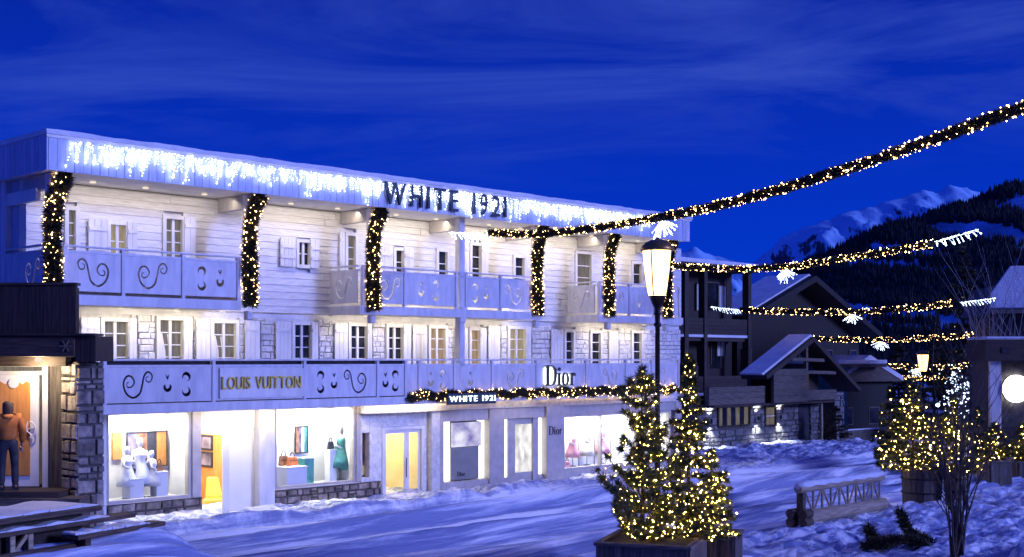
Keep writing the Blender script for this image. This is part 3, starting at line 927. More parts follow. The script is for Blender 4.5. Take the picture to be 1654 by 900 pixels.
# ---- windows
def hotel_window(a0, a1, zb, zt, kind, ls, rs_, rows, cols, seed, proud):
    y = BW - proud; f = 0.055; cz = 0.045
    mb = MB()
    mb.box(a0 - cz, a0 + f, y - 0.02, BW + 0.09, zb - cz, zt + cz)
    mb.box(a1 - f, a1 + cz, y - 0.02, BW + 0.09, zb - cz, zt + cz)
    mb.box(a0 + f, a1 - f, y - 0.018, BW + 0.09, zt - f, zt + cz - 0.003)
    mb.box(a0 + f, a1 - f, y - 0.03, BW + 0.09, zb - cz, zb + f)
    g0, g1, h0, h1 = a0 + f, a1 - f, zb + f, zt - f
    yp = BW + 0.055
    pw = (g1 - g0) / cols; ph = (h1 - h0) / rows
    for c in range(1, cols):
        mb.box(g0 + c * pw - 0.04, g0 + c * pw + 0.04, BW + 0.005, BW + 0.088, h0, h1)
    for r in range(1, rows):
        for c in range(cols):
            e0 = g0 + c * pw + (0.04 if c else 0.0); e1 = g0 + (c + 1) * pw - (0.04 if c < cols - 1 else 0.0)
            mb.box(e0, e1, BW + 0.02, BW + 0.087, h0 + r * ph - 0.014, h0 + r * ph + 0.014)
    w = mb.build('window', 'white', hotel)
    for r in range(rows):
        for c in range(cols):
            e0 = g0 + c * pw + (0.04 if c else 0.0); e1 = g0 + (c + 1) * pw - (0.04 if c < cols - 1 else 0.0)
            MB().box(e0, e1, yp, yp + 0.012, h0 + r * ph + (0.014 if r else 0), h0 + (r + 1) * ph - (0.014 if r < rows - 1 else 0)).build('pane', kind, w)
    for s, sd in ((ls, -1), (rs_, 1)):
        if not s: continue
        s0, s1 = A(s[0], y - 0.05), A(s[1], y - 0.05)
        m = MB(); nb = max(2, int((s1 - s0) / 0.13)); sw = (s1 - s0) / nb
        for k in range(nb): m.box(s0 + k * sw + 0.003, s0 + (k + 1) * sw - 0.003, y - 0.055, y - 0.025, zb - 0.03, zt + 0.03)
        for zz in (zb + 0.2, zt - 0.25): m.box(s0 + 0.02, s1 - 0.02, y - 0.078, y - 0.056, zz, zz + 0.09)
        m.build('shutter', 'white', w)
    return w


for i, (d, r) in enumerate(zip(UPW, upR)):
    hotel_window(*r, d[4], d[5], d[6], d[7], d[8], i, 0.045)
for i, (d, r) in enumerate(zip(FFW, ffR)):
    w = hotel_window(*r, d[4], d[5], d[6], d[7], d[8], 50 + i, 0.05)
    if i in (1, 2):
        a0, a1, zb, zt = r
        m = MB()
        m.prism([(a0 + .07, zb + .1), (a0 + .07, zt - .4), (a0 + .16, zt - .4), (a0 + .25, zb + .55), (a0 + .28, zb + .1)], BW + 0.03, BW + 0.045)
        m.prism([(a0 + .33, zb + .1), (a0 + .36, zb + .55), (a0 + .30, zt - .42), (a0 + .34, zt - .42), (a0 + .40, zb + .1)], BW + 0.03, BW + 0.045)
        m.build('curtain', 'curtain', w)

# ---- slabs, posts, beams
hbox('balcony_slab', 'white', A(168, 0) - 0.02, A(1095, 0) + 0.02, 0.03, BW + 0.2, 2.60, 2.78)
hbox('balcony_edge', 'parapet', A(168, 0) - 0.06, A(1095, 0) + 0.05, -0.07, 0.028, 2.56, 2.80, bevel=0.012)
B1 = (0.25, A(385, 0)); B2 = (A(583, 0), A(872, 0)); B3 = (A(966, 0), A(1100, 0))
for (p, q) in (B1, B2, B3):
    hbox('balcony_slab', 'white', p, q, 0.03, BW + 0.03, 5.20, 5.38)
    hbox('balcony_edge', 'parapet', p - 0.04, q + 0.04, -0.07, 0.028, 5.17, 5.42, bevel=0.012)
    hbox('balcony_edge', 'parapet', p - 0.075, p - 0.042, -0.05, BW, 5.17, 5.42)
POSTS = [(84, 0.25), (402, 5.4), (601, 5.4), (744, 2.8), (866, 5.4), (982, 5.4), (1076, 5.4)]
for px, zlow in POSTS:
    a = A(px, 0.05)
    zlow = 2.8 if zlow == 2.8 else 5.43
    hbox('post', 'parapet', a - 0.11, a + 0.11, -0.03, 0.19, zlow, ZF0 + 0.02, bevel=0.012)
    hbox('roof_beam', 'trim', a - 0.09, a + 0.09, 0.19, BW - 0.036, ZF0 - 0.34, ZF0 + 0.015)
    if zlow > 5: hbox('bracket', 'parapet', a - 0.10, a + 0.10, -0.02, 0.17, 4.92, 5.165, bevel=0.03)
    else: hbox('bracket', 'parapet', a - 0.13, a + 0.13, -0.075, 0.17, 5.0, 5.5, bevel=0.03)

# ---- carved parapets: outlines are cut right through the boards
SCR = [(718, 662), (703, 668), (708, 688), (733, 686), (748, 658), (728, 629), (700, 632), (683, 670), (700, 722), (742, 748), (782, 724), (796, 680), (810, 624), (836, 605), (858, 628), (846, 660), (823, 656), (821, 636), (836, 632)]


def catmull(P, m=5):
    P = [np.array(p, float) for p in P]; out = []
    Q = [2 * P[0] - P[1]] + P + [2 * P[-1] - P[-2]]
    for i in range(1, len(Q) - 2):
        for k in range(m):
            t = k / m
            out.append(0.5 * ((2 * Q[i]) + (-Q[i - 1] + Q[i + 1]) * t + (2 * Q[i - 1] - 5 * Q[i] + 4 * Q[i + 1] - Q[i + 2]) * t * t + (-Q[i - 1] + 3 * Q[i] - 3 * Q[i + 1] + Q[i + 2]) * t ** 3))
    out.append(P[-1]); return np.array(out)


def stroke(C, w):
    T = np.gradient(C, axis=0); T /= np.linalg.norm(T, axis=1)[:, None] + 1e-9
    N = np.stack([-T[:, 1], T[:, 0]], 1); w = np.asarray(w)[:, None]
    return [tuple(p) for p in np.concatenate([C + N * w, (C - N * w)[::-1]])]


def motif(kind, cx, cz, s, flip=False):
    """outlines in metres round (cx, cz)"""
    k = -1 if flip else 1
    if kind == 'scroll':
        C = catmull(SCR); C = np.stack([(C[:, 0] - 770) * 0.0044 * k, -(C[:, 1] - 677) * 0.0044], 1) * s
        t = np.linspace(0, 1, len(C)); w = (0.010 + 0.016 * np.sin(PI * t)) * s
        return [[(cx + x, cz + z) for x, z in stroke(C, w)]]
    if kind == 'drop':
        o = ellipse(0, -0.09, 0.115, 0.12, 150, 390, 20); i = ellipse(0, -0.055, 0.055, 0.065, 390, 150, 16)
        v = [(-0.06, 0.24), (-0.02, 0.21), (0, 0.17), (0.02, 0.21), (0.06, 0.24), (0.035, 0.15), (0, 0.085), (-0.035, 0.15)]
        return [[(cx + x * s, cz + z * s) for x, z in o + i], [(cx + x * s, cz + z * s) for x, z in v]]
    out = []
    for sg in (1, -1):      # facing hooks
        a = np.radians(np.linspace(200, -70, 18)); C = np.stack([0.10 * np.cos(a), 0.17 + 0.10 * np.sin(a)], 1)
        w = 0.006 + 0.038 * np.sin(np.linspace(0.1, PI - 0.05, 18)) ** 1.5
        P = stroke(C, w); out.append([(cx + x * s * k, cz + sg * z * s) for x, z in P])
    return out


def panel(parent, x0, x1, z0, z1, motifs, depth=0.04, y=0.0, side=False, mat='parapet'):
    sp = [[(x0, z0), (x1, z0), (x1, z1), (x0, z1)]]
    for (kd, cx, cz, s, fl) in motifs: sp += motif(kd, cx, cz, s, fl)
    me = curve_mesh(sp, depth, 'carved_panel'); me.materials.append(M[mat])
    if side: me.transform(Matrix(((0, 1, 0, 0), (1, 0, 0, 0), (0, 0, 1, 0), (0, 0, 0, 1))))
    o = obj_of(me, 'carved_panel', parent)
    return o


def balustrade(name, posts_px, panels, zb, zt, zr, y=0.0):
    """thing part: top rail mesh + posts + carved panels"""
    a0, a1 = A(posts_px[0], y), A(posts_px[-1], y)
    rail = hbox(name, 'parapet', a0 - 0.03, a1 + 0.03, y - 0.045, y + 0.045, zr - 0.05, zr, bevel=0.012)
    hbox('lower_rail', 'parapet', a0, a1, y - 0.03, y + 0.03, zt, zt + 0.055, rail)
    for p in posts_px:
        a = A(p, y); hbox('baluster_post', 'parapet', a - 0.05, a + 0.05, y - 0.055, y + 0.055, zb - 0.09, zr - 0.052, rail, bevel=0.01)
    for (p, q, ms) in panels:
        x0, x1 = A(p, y) + 0.055, A(q, y) - 0.055
        if x1 - x0 < 0.1: continue
        o = panel(rail, x0, x1, zb, zt - 0.003, [(k, A(c, y), (zb + zt) / 2 + dz, s, f) for (k, c, dz, s, f) in ms])
        o.location.y = y
    return rail


S, Dp, Hk = 'scroll', 'drop', 'hooks'
b_ = balustrade('balustrade', [168, 344, 491, 609, 654, 676, 733, 794, 866, 946, 1010, 1052, 1095],
                [(168, 344, [(S, 222, 0, 1, False), (Dp, 270, 0.02, 1, False), (Hk, 300, 0, 1, False)]), (344, 491, []), (491, 609, [(Hk, 517, 0, 1, False), (Dp, 539, 0.02, 1, False), (S, 573, 0, 1, True)]),
                 (609, 654, [(Dp, 622, 0.02, 1, False), (Hk, 638, 0, 1, True)]), (654, 676, []), (676, 733, [(Dp, 695, 0.02, 1, False), (Hk, 715, 0, 1, True)]), (733, 794, [(Dp, 759, 0.02, 1, False)]),
                 (794, 866, [(S, 832, 0, 0.95, False)]), (866, 946, []), (946, 1010, [(S, 985, 0, 0.95, True)]), (1010, 1052, [(Dp, 1025, 0.02, 1, False)]), (1052, 1095, [(Hk, 1070, 0, 1, False)])], 2.83, 3.70, 3.90)
UZ = (5.50, 6.40, 6.58)
b1 = balustrade('balustrade', [104, 198, 295, 384], [(104, 198, [(S, 150, 0, 1, True)]), (198, 295, [(S, 246, 0, 1, False)]), (295, 384, [(Hk, 325, 0, 1, False), (Dp, 355, 0.02, 1, False)])], *UZ)
b2 = balustrade('balustrade', [586, 653, 736, 752, 808, 862], [(586, 653, [(S, 630, 0, 1, False)]), (653, 736, [(Dp, 680, 0.02, 1, False), (Hk, 703, 0, 1, False)]), (752, 808, [(Hk, 767, 0, 1, False), (Dp, 785, 0.02, 1, False)]), (808, 862, [(S, 829, 0, 0.95, True)])], *UZ)
b3 = balustrade('balustrade', [968, 1016, 1056, 1096], [(968, 1016, [(S, 996, 0, 0.9, False)]), (1016, 1056, [(Dp, 1032, 0.02, 1, False)]), (1056, 1096, [(Hk, 1080, 0, 1, False)])], *UZ)
hbox('lining', 'dark', A(168, 0.1) + 0.03, A(652, 0.1), 0.10, 0.13, 2.80, 3.885, b_)
hbox('lining', 'trim', A(104, 0.1), A(384, 0.1), 0.24, 0.27, 5.39, 6.30, b1)
# side returns of the upper balconies
for (p, q), rail in ((B1, b1), (B2, b2), (B3, b3)):
    x = p - 0.02
    yb = BW - 0.04 if rail is not b1 else 2.2
    o = panel(rail, 0.14, yb, UZ[0], UZ[1], [('scroll', 0.74, (UZ[0] + UZ[1]) / 2, 0.95, True)], side=True); o.location.x = x
    hbox('side_rail', 'parapet', x - 0.045, x + 0.045, 0.06, yb, UZ[2] - 0.05, UZ[2], rail)
    hbox('side_rail', 'parapet', x - 0.03, x + 0.03, 0.06, yb, UZ[1], UZ[1] + 0.055, rail)
# left end of the building: rear post, side wall
hbox('corner_post', 'parapet', 0.20, 0.42, 2.2, 2.45, 0.0, ZF0 + 0.02)
hbox('side_wall', 'fascia', 0.34, 0.62, 2.45, 11.0, -0.6, ZF0 + 0.02)
hbox('side_wall', 'fascia', 0.345, 0.6, BW + 0.37, 2.2, -0.6, ZF0 + 0.02)
hbox('side_panel', 'white', 0.22, 0.338, 0.6, 2.2, 7.62, 7.92)
hbox('rear_wall', 'white', 0.4, WE, 8.0, 8.3, -0.6, ZF0)
hbox('end_wall', 'white', WE - 0.25, WE, BW + 0.36, 7.99, -0.6, ZF0)

# ---- soffit lamps: unseen fixtures, added to wash the walls with light
lw = (1.0, 0.86, 0.66)
def soffit(a, y, z, e, nm='added_soffit_lamp', col=lw):
    MB().lathe([(0.0, 0.0), (0.07, 0.0), (0.075, -0.03), (0.05, -0.035), (0.0, -0.035)], 12, (a, y, z)).build(nm, 'lampdisc', hotel)
    light('lamp_light', hotel, (a, y, z - 0.06), e, col, typ='AREA', size=(1.7, 0.12), rot=(math.radians(24), 0, 0))


M['lampdisc'] = emit_mat('soffit_lamp_face', (1.0, 0.86, 0.66), 0.9, 'NONE')
for px, e in ((150, 10), (235, 10), (330, 10), (470, 15), (545, 12), (640, 17), (705, 17), (790, 18), (840, 17), (900, 18), (955, 17), (1030, 19)):
    soffit(A(px, 0.55), 0.55, ZF0 - 0.0, e)
for px, e in ((195, 15), (285, 15), (360, 15), (590, 15), (670, 16), (745, 16), (825, 17), (985, 17), (1040, 16)):
    soffit(A(px, 0.75), 0.75, 5.17, e)

for px in (630, 690, 780, 835, 1000, 1045):
    a = A(px, 0.9)
    MB().box(a - .10, a + .10, 0.80, 0.95, 5.381, 5.46).build('floor_lamp', 'lampdisc', hotel)
    light('lamp_light', hotel, (a, 0.87, 5.50), 11, lw, 0.05)

for px, e in ((345, 9), (395, 14), (430, 12), (600, 8), (650, 9), (695, 7), (845, 3)):
    soffit(A(px, 0.35), 0.35, 2.60, e)

# ================================================================== SHOP FRONTS (ground floor of the hotel)
ZG = -0.7
def S_(px): return A(px, BS)


M['shoplight'] = emit_mat('shop_ceiling_light', (1.0, 0.94, 0.84), 36.0)
M['shoplight3'] = emit_mat('vestibule_ceiling_light', (1.0, 0.95, 0.86), 9.0)
M['shoplight2'] = emit_mat('entrance_ceiling_light', (1.0, 0.84, 0.48), 7.0)
M['strip'] = emit_mat('light_strip', (1.0, 0.97, 0.92), 2.2)


def room(x0, x1, z0, z1, depth, wallmat='roomwhite', lightmat='shoplight', floor='roomwhite', name='shop_interior', lf=0.75):
    y0, y1 = BS + 0.14, BS + depth; t = 0.05
    m = MB()
    m.box(x0 - t, x1 + t, y1, y1 + t, z0 - t, z1 + t)
    m.box(x0 - t, x0, y0, y1 - 0.002, z0 - t, z1 + t); m.box(x1, x1 + t, y0, y1 - 0.002, z0 - t, z1 + t)
    m.box(x0 + 0.001, x1 - 0.001, y0, y1 - 0.002, z1, z1 + t)
    r = m.build(name, wallmat, hotel)
    MB().box(x0 + 0.001, x1 - 0.001, y0 + 0.001, y1 - 0.003, z0 - t, z0).build('room_floor', floor, r)
    w = (x1 - x0); c = (x0 + x1) / 2
    MB().box(c - w * lf / 2, c + w * lf / 2, y0 + 0.10, y1 - 0.25, z1 - 0.03, z1 - 0.004).build('ceiling_light', lightmat, r)
    return r


def shop_window(x0, x1, z0, z1, fr=0.08, mat='trim', mull=()):
    m = MB(); y0, y1 = BS - 0.06, BS + 0.135
    m.box(x0 - fr, x0, y0, y1, z0 - fr, z1 + fr); m.box(x1, x1 + fr, y0, y1, z0 - fr, z1 + fr)
    m.box(x0 + .001, x1 - .001, y0 + .002, y1, z0 - fr, z0); m.box(x0 + .001, x1 - .001, y0 + .002, y1, z1, z1 + fr)
    for q in mull: m.box(q - 0.025, q + 0.025, y0 + 0.02, y1, z0 + .001, z1 - .001)
    w = m.build('shop_window', mat, hotel)
    e = [x0] + list(mull) + [x1]
    for p, q in zip(e[:-1], e[1:]):
        MB().box(p + 0.02, q - 0.02, BS + 0.02, BS + 0.032, z0 + 0.002, z1 - 0.002).build('pane', 'glass', w)
    return w


def pier(name, x0, x1, z0, z1, mat='white', y0=-0.10, y1=0.40, bevel=0.01):
    return hbox(name, mat, x0, x1, BS + y0, BS + y1, z0, z1, bevel=bevel)


ZT = 2.555
# first boutique window
w1a, w1b = S_(174), S_(303)
shop_window(w1a, w1b, 0.36, 2.50)
room(w1a - 0.05, w1b + 0.05, 0.30, 2.54, 1.05)
low1 = hbox('low_stone_wall', 'mortar', w1a - 0.3, S_(326), BS - 0.02, BS + 0.5, ZG, 0.27)
stones_on(low1, [], w1a - 0.28, S_(325), -0.42, 0.26, BS - 0.02, 'stone', 0.34, 0.19, 31, 0.05)
hbox('window_sill', 'trim', w1a - 0.15, S_(322), BS - 0.12, BS + 0.1, 0.272, 0.279 + 0.0, bevel=0.0)
pier('pier', w1b + 0.082, S_(322), 0.28, ZT, 'trim')
pier('pier', w1a - 0.9, w1a - 0.082, ZG, ZT, 'white')
# open boutique door
dx0, dx1 = S_(323), S_(414)
room(dx0, dx1, -0.45, 2.25, 3.1, lf=0.9, lightmat='shoplight3')
pier('door_lintel', dx0, dx1, 2.0, ZT, 'white', y0=0.06, y1=0.139)
hbox('timber_panel', 'orangewood', dx1 - 0.04, dx1 - 0.004, BS + 1.5, BS + 3.08, -0.44, 1.75)
hbox('timber_panel', 'orangewood', dx0 + 0.01, dx1 - 0.05, BS + 3.04, BS + 3.08, -0.44, 1.75)
hbox('shop_door', 'white', S_(361), S_(371), BS + 0.02, BS + 0.08, -0.44, 1.99)
hbox('vestibule_wall', 'roomwhite', S_(371) + .002, dx1 - .001, BS + 0.10, BS + 0.138, -0.44, 1.99)
hbox('door_step', 'trim', dx0 - 0.02, dx1 + 0.02, BS - 0.15, BS + 0.13, ZG, -0.40)
# bright pier and second boutique window
pier('pier', S_(414), S_(439), ZG, ZT, 'white', y0=-0.16)
w2a, w2b = S_(445), S_(569)
shop_window(w2a, w2b, 0.36, 2.50)
room(w2a - 0.05, w2b + 0.05, 0.30, 2.54, 1.05)
low2 = hbox('low_stone_wall', 'mortar', S_(440), S_(612), BS - 0.10, BS + 0.5, ZG, 0.27)
stones_on(low2, [], S_(440), S_(612), -0.46, 0.26, BS - 0.10, 'stone', 0.30, 0.17, 32, 0.06)
hbox('window_sill', 'trim', S_(440), S_(576), BS - 0.16, BS + 0.1, 0.272, 0.30)
pier('pier', w2b + 0.082, S_(579), 0.31, ZT, 'trim')
# hotel entrance
e0, e1 = S_(579), S_(702)
d0, d1 = S_(620), S_(680)
pier('entrance_wall', e0, S_(582), 0.30, 2.30, 'wstone')
pier('entrance_wall', S_(596), d0 - 0.10, ZG, 2.30, 'wstone', y0=-0.03)
pier('entrance_wall', S_(582) + .001, S_(596) - .001, 1.72, 2.30, 'wstone', y0=-0.03)
pier('entrance_wall', S_(582) + .001, S_(596) - .001, ZG, 0.40, 'wstone', y0=-0.03)
nw = hbox('narrow_window', 'brownleather', S_(582) + .002, S_(596) - .002, BS + 0.20, BS + 0.24, 0.40, 1.72)
MB().box(S_(584), S_(594), BS + 0.15, BS + 0.165, 0.46, 0.75).build('lit_panel', 'wlit', nw)
pier('entrance_wall', d1 + 0.10, S_(690), ZG, 2.30, 'wstone', y0=-0.03)
pier('entrance_column', S_(690) + .002, S_(703), ZG, 2.30, 'wstone', y0=-0.22)
pier('entrance_wall', d0 - 0.099, d1 + 0.099, 1.86, 2.30, 'wstone', y0=-0.02)
r_ = room(d0 - 0.05, d1 + 0.05, -0.42, 1.82, 2.6, wallmat='roomcream', lightmat='shoplight2', floor='log', name='lobby_interior') if M.setdefault('roomcream', make_mat('room_cream', (0.74, 0.62, 0.36), (0.82, 0.72, 0.46), 0.6, 2)) else None
ed = MB()
ed.box(d0 - 0.098, d0, BS - 0.05, BS + 0.135, ZG, 1.858); ed.box(d1, d1 + 0.098, BS - 0.05, BS + 0.135, ZG, 1.858); ed.box(d0 + .001, d1 - .001, BS - 0.05, BS + 0.135, 1.76, 1.858)
edo = ed.build('entrance_door', 'white', hotel)
dm = d0 + (d1 - d0) * 0.62
for p, q in ((d0 + 0.01, dm - 0.005), (dm + 0.005, d1 - 0.01)):
    m = MB(); m.box(p, p + 0.09, BS + 0.02, BS + 0.07, -0.42, 1.755); m.box(q - 0.09, q, BS + 0.02, BS + 0.07, -0.42, 1.755)
    m.box(p + .091, q - .091, BS + 0.021, BS + 0.069, 1.65, 1.754); m.box(p + .091, q - .091, BS + 0.021, BS + 0.069, -0.42, -0.22)
    l_ = m.build('door_leaf', 'white', edo)
    MB().box(p + .092, q - .092, BS + 0.04, BS + 0.05, -0.219, 1.649).build('pane', 'glass', l_)
MB().tube([(dm - 0.05, BS - 0.03, 0.3), (dm - 0.05, BS - 0.03, 0.9)], 0.015, 8).build('door_handle', 'black', edo)
hbox('door_step', 'trim', d0 - 0.1, d1 + 0.1, BS - 0.25, BS + 0.13, ZG, -0.425)
# curved cornice over the entrance and shops
cx0, cx1 = S_(577), S_(1090)
m = MB(); N = 40
for i in range(N):
    p, q = cx0 + (cx1 - cx0) * i / N, cx0 + (cx1 - cx0) * (i + 1) / N
    bul = lambda x: 0.16 + 0.34 * max(0.0, math.cos((x - S_(640)) / (S_(720) - S_(640)) * PI / 2)) if abs(x - S_(640)) < (S_(720) - S_(640)) else 0.16
    m.hexa([(p, BS - bul(p), 2.30), (q, BS - bul(q), 2.30), (q, BS + 0.4, 2.30), (p, BS + 0.4, 2.30), (p, BS - bul(p) - 0.05, 2.55), (q, BS - bul(q) - 0.05, 2.55), (q, BS + 0.4, 2.55), (p, BS + 0.4, 2.55)])
m.build('cornice', 'wstone', hotel)
# second boutique: display case, door, window
def zS(px, py): return Z(px, py, BS)
pier('pier', S_(703) + .002, S_(713), ZG, 2.299, 'trim', y0=-0.12)
c0, c1 = S_(714), S_(786)
pier('display_head', c0 + .001, c1 - .001, 1.93, 2.299, 'trim', y0=-0.08)
pier('display_base', c0 + .001, c1 - .001, ZG, 0.03, 'trim', y0=-0.08)
dc = hbox('display_case', 'grey', S_(731), S_(776), BS + 0.08, BS + 0.2, 0.06, 1.10)
hbox('light_panel', 'strip', S_(715), S_(730), BS + 0.1, BS + 0.2, 0.05, 1.92, dc)
hbox('light_panel', 'strip', S_(777), S_(785), BS + 0.1, BS + 0.2, 0.05, 1.92, dc)
M['screen'] = window_mat('display_screen', (0.16, 0.14, 0.42), (0.86, 0.84, 1.0), 0.9, 1.6, (1.1, 1, 1.4))
hbox('screen', 'screen', S_(730.5), S_(776.5), BS - 0.02, BS + 0.07, 1.11, 1.88, dc)
hbox('screen_frame', 'ink', S_(729.5), S_(777.3), BS + 0.072, BS + 0.079, 1.09, 1.90, dc)
ds = thing('shop_lettering', 'small dark serif lettering on the grey panel under the shop screen', 'lettering', hotel.location, TH)
serif_word(ds, 'Dior', S_(741), S_(754), 0.17, 0.32, BS + 0.075, 'ink', 0.012)
pier('pier', S_(787), S_(811), ZG, 2.299, 'trim', y0=-0.12)
g0, g1 = S_(812), S_(877)
pier('door_head', g0 + .001, g1 - .001, 1.93, 2.299, 'trim', y0=-0.08)
sd = hbox('shop_entrance', 'trim', S_(820.5), S_(832), BS + 0.0, BS + 0.2, -0.35, 1.93)
hbox('side_frame', 'trim', S_(861), S_(869.5), BS + 0.0, BS + 0.2, -0.35, 1.93, sd)
hbox('light_strip', 'strip', S_(813), S_(820), BS + 0.05, BS + 0.2, 0.0, 1.90, sd)
hbox('light_strip', 'strip', S_(870), S_(876), BS + 0.05, BS + 0.2, 0.0, 1.90, sd)
hbox('strip_base', 'trim', S_(812) + .002, S_(820.4), BS + 0.0, BS + 0.2, -0.5, -0.001, sd)
hbox('strip_base', 'trim', S_(870) + .002, S_(877) - .002, BS + 0.0, BS + 0.2, -0.5, -0.001, sd)
hbox('door_leaf', 'trim', S_(832) + .001, S_(861) - .001, BS + 0.06, BS + 0.10, 1.72, 1.93, sd)
hbox('door_leaf', 'trim', S_(832) + .001, S_(861) - .001, BS + 0.06, BS + 0.10, -0.4, 0.12, sd)
M['etched'] = window_mat('etched_lit_glass', (0.45, 0.44, 0.42), (1.0, 0.97, 0.93), 1.0, 2.2, (2.2, 1, 1.2))
hbox('door_glass', 'etched', S_(832) + .002, S_(861) - .002, BS + 0.07, BS + 0.09, 0.121, 1.719, sd)
hbox('door_step', 'trim', g0, g1, BS - 0.2, BS + 0.13, ZG, -0.33)
pier('pilaster', S_(878), S_(906), ZG, 2.299, 'trim', y0=-0.16)
pl = thing('wall_lettering', 'small dark serif lettering on the pilaster beside the pink shop window', 'lettering', hotel.location, TH)
serif_word(pl, 'Dior', S_(882.5) - 0.06, S_(903.5) - 0.06, 1.32, 1.62, BS - 0.17, 'ink', 0.012)
v0, v1 = S_(910), S_(1080)
shop_window(v0, v1, 0.12, 1.88, mull=[v0 + (v1 - v0) * k / 3 for k in (1, 2)])
room(v0 - 0.04, v1 + 0.04, 0.06, 1.92, 1.0)
pier('shop_dado', S_(906) + .002, S_(1088), ZG, 0.035, 'trim', y0=-0.10)
pier('window_head', S_(906) + .002, S_(1088), 1.965, 2.299, 'trim', y0=-0.06)
pier('pier', S_(1088) + .002, S_(1098), ZG, 2.299, 'trim', y0=-0.10)
hbox('shop_back', 'dwood', w1a - 1, WE - 0.3, 6.5, 6.7, ZG, 2.55)

# ---- things inside the windows
def hl(a, y, z):    # hotel frame -> world
    p = HB + DV * a - NV * y
    return (p.x, p.y, z)


def mannequin(label, a, y, z, s, dress, rz=0.0, seat=False):
    t = thing('mannequin', label, 'mannequin', hl(a, y, z), TH + rz, 'mannequins in the shop windows')
    m = MB()
    m.lathe([(0.0, 1.68), (0.06, 1.67), (0.085, 1.60), (0.09, 1.54), (0.07, 1.47), (0.045, 1.43), (0.05, 1.38), (0.12, 1.35), (0.17, 1.30), (0.165, 1.18), (0.13, 1.05), (0.15, 0.95), (0.16, 0.86), (0.10, 0.84), (0.0, 0.84)][::-1], 14)
    for sd in (-1, 1):
        m.tube([(sd * 0.165, 0, 1.31), (sd * 0.24, -0.03, 1.08), (sd * 0.15, -0.2, 0.98)], [0.045, 0.04, 0.028], 8)
    for v in range(len(m.v)): m.v[v] = tuple(c * s for c in m.v[v])
    m.build('figure', 'roomwhite', t, smooth=True)
    k = MB(); k.lathe([(0.0, 0.0), (0.16, 0.0), (0.16, 0.02), (0.02, 0.03), (0.02, 0.86), (0.0, 0.86)], 12)
    for v in range(len(k.v)): k.v[v] = tuple(c * s for c in k.v[v])
    k.build('stand', 'grey', t)
    d = MB(); d.lathe([(0.17, 1.26), (0.185, 1.18), (0.15, 1.05), (0.20, 0.90), (0.30, 0.62), (0.34, 0.40), (0.33, 0.40), (0.12, 1.0)], 16)
    for v in range(len(d.v)): d.v[v] = tuple(c * s for c in d.v[v])
    d.build('dress', dress, t, smooth=True)
    return t


def pedestal(label, a, y, z, w, h, mat='roomwhite'):
    t = thing('display_plinth', label, 'plinth', hl(a, y, z), TH)
    MB().box(-w / 2, w / 2, -w / 2, w / 2, 0, h - 0.03).build('body', mat, t, bevel=0.01)
    MB().box(-w / 2 - .015, w / 2 + .015, -w / 2 - .015, w / 2 + .015, h - 0.03 + .001, h).build('top', 'roomwhite', t)


def handbag(label, a, y, z, w, h, mat):
    t = thing('handbag', label, 'handbag', hl(a, y, z), TH + 0.15, 'handbags on display')
    d = w * 0.35
    MB().hexa([(-w / 2, -d / 2, 0), (w / 2, -d / 2, 0), (w / 2, d / 2, 0), (-w / 2, d / 2, 0), (-w * .40, -d * .3, h), (w * .40, -d * .3, h), (w * .40, d * .3, h), (-w * .40, d * .3, h)]).build('body', mat, t, bevel=0.02, seg=2)
    MB().tube([(w * .24 * math.cos(q), 0, h - 0.01 + h * .55 * math.sin(q)) for q in np.linspace(0, PI, 12)], 0.012, 6).build('handle', 'dark', t)
    MB().box(-w * .42, w * .42, -d * .46, -d * .43, h * .55, h * .62).build('strap', 'dark', t)


def picture(label, a0, a1, y, z0, z1, mats):
    t = thing('picture', label, 'picture', hl((a0 + a1) / 2, y, z0), TH)
    w = (a1 - a0) / 2; h = z1 - z0
    m = MB(); m.box(-w, -w + .03, -.03, .02, 0, h); m.box(w - .03, w, -.03, .02, 0, h); m.box(-w + .031, w - .031, -.03, .02, h - .03, h); m.box(-w + .031, w - .031, -.03, .02, 0, .03)
    m.build('frame', 'dark', t)
    n = len(mats)
    for i, mm in enumerate(mats):
        MB().box(-w + .032 + i * (2 * w - .064) / n + .002, -w + .032 + (i + 1) * (2 * w - .064) / n - .002, -.01, .015, .032, h - .032).build('image', mm, t)


M['photo1'] = make_mat('printed_photograph', (0.02, 0.025, 0.06), (0.30, 0.26, 0.34), 0.4, 3.2, detail=8)
M['photo2'] = make_mat('printed_photograph_warm', (0.05, 0.02, 0.015), (0.60, 0.30, 0.14), 0.4, 3.4, detail=8)
picture('dark framed photograph behind the white mannequins in the leftmost shop window', A(204, BS + .95), A(270, BS + .95), BS + .95, 1.05, 2.0, ['photo1', 'photo2', 'dark', 'orangewood'])
hbox('timber_panel', 'orangewood', A(183, BS + .95), A(198, BS + .95), BS + .98, BS + 1.03, 1.3, 2.0)
mannequin('white dressed mannequin leaning at the left of the leftmost shop window', A(205, BS + .55), BS + .55, 0.32, 0.80, 'roomwhite', 0.5)
mannequin('tall white mannequin in the middle of the leftmost shop window', A(226, BS + .6), BS + .6, 0.32, 0.92, 'roomwhite', -0.3)
mannequin('short white mannequin right of the tall one in the leftmost shop window', A(245, BS + .5), BS + .5, 0.32, 0.72, 'curtain', 0.9)
handbag('dark handbag at the foot of the mannequins in the leftmost shop window', A(215, BS + .5), BS + .5, 0.85, 0.3, 0.22, 'dark')
pedestal('white plinth under the dark handbag in the leftmost shop window', A(215, BS + .5), BS + .5, 0.303, 0.4, 0.54)
handbag('tan round handbag on the plinth right of the mannequins', A(257, BS + .5), BS + .5, 0.98, 0.24, 0.2, 'brownleather')
pedestal('tall white plinth under the tan handbag', A(257, BS + .5), BS + .5, 0.303, 0.34, 0.67)
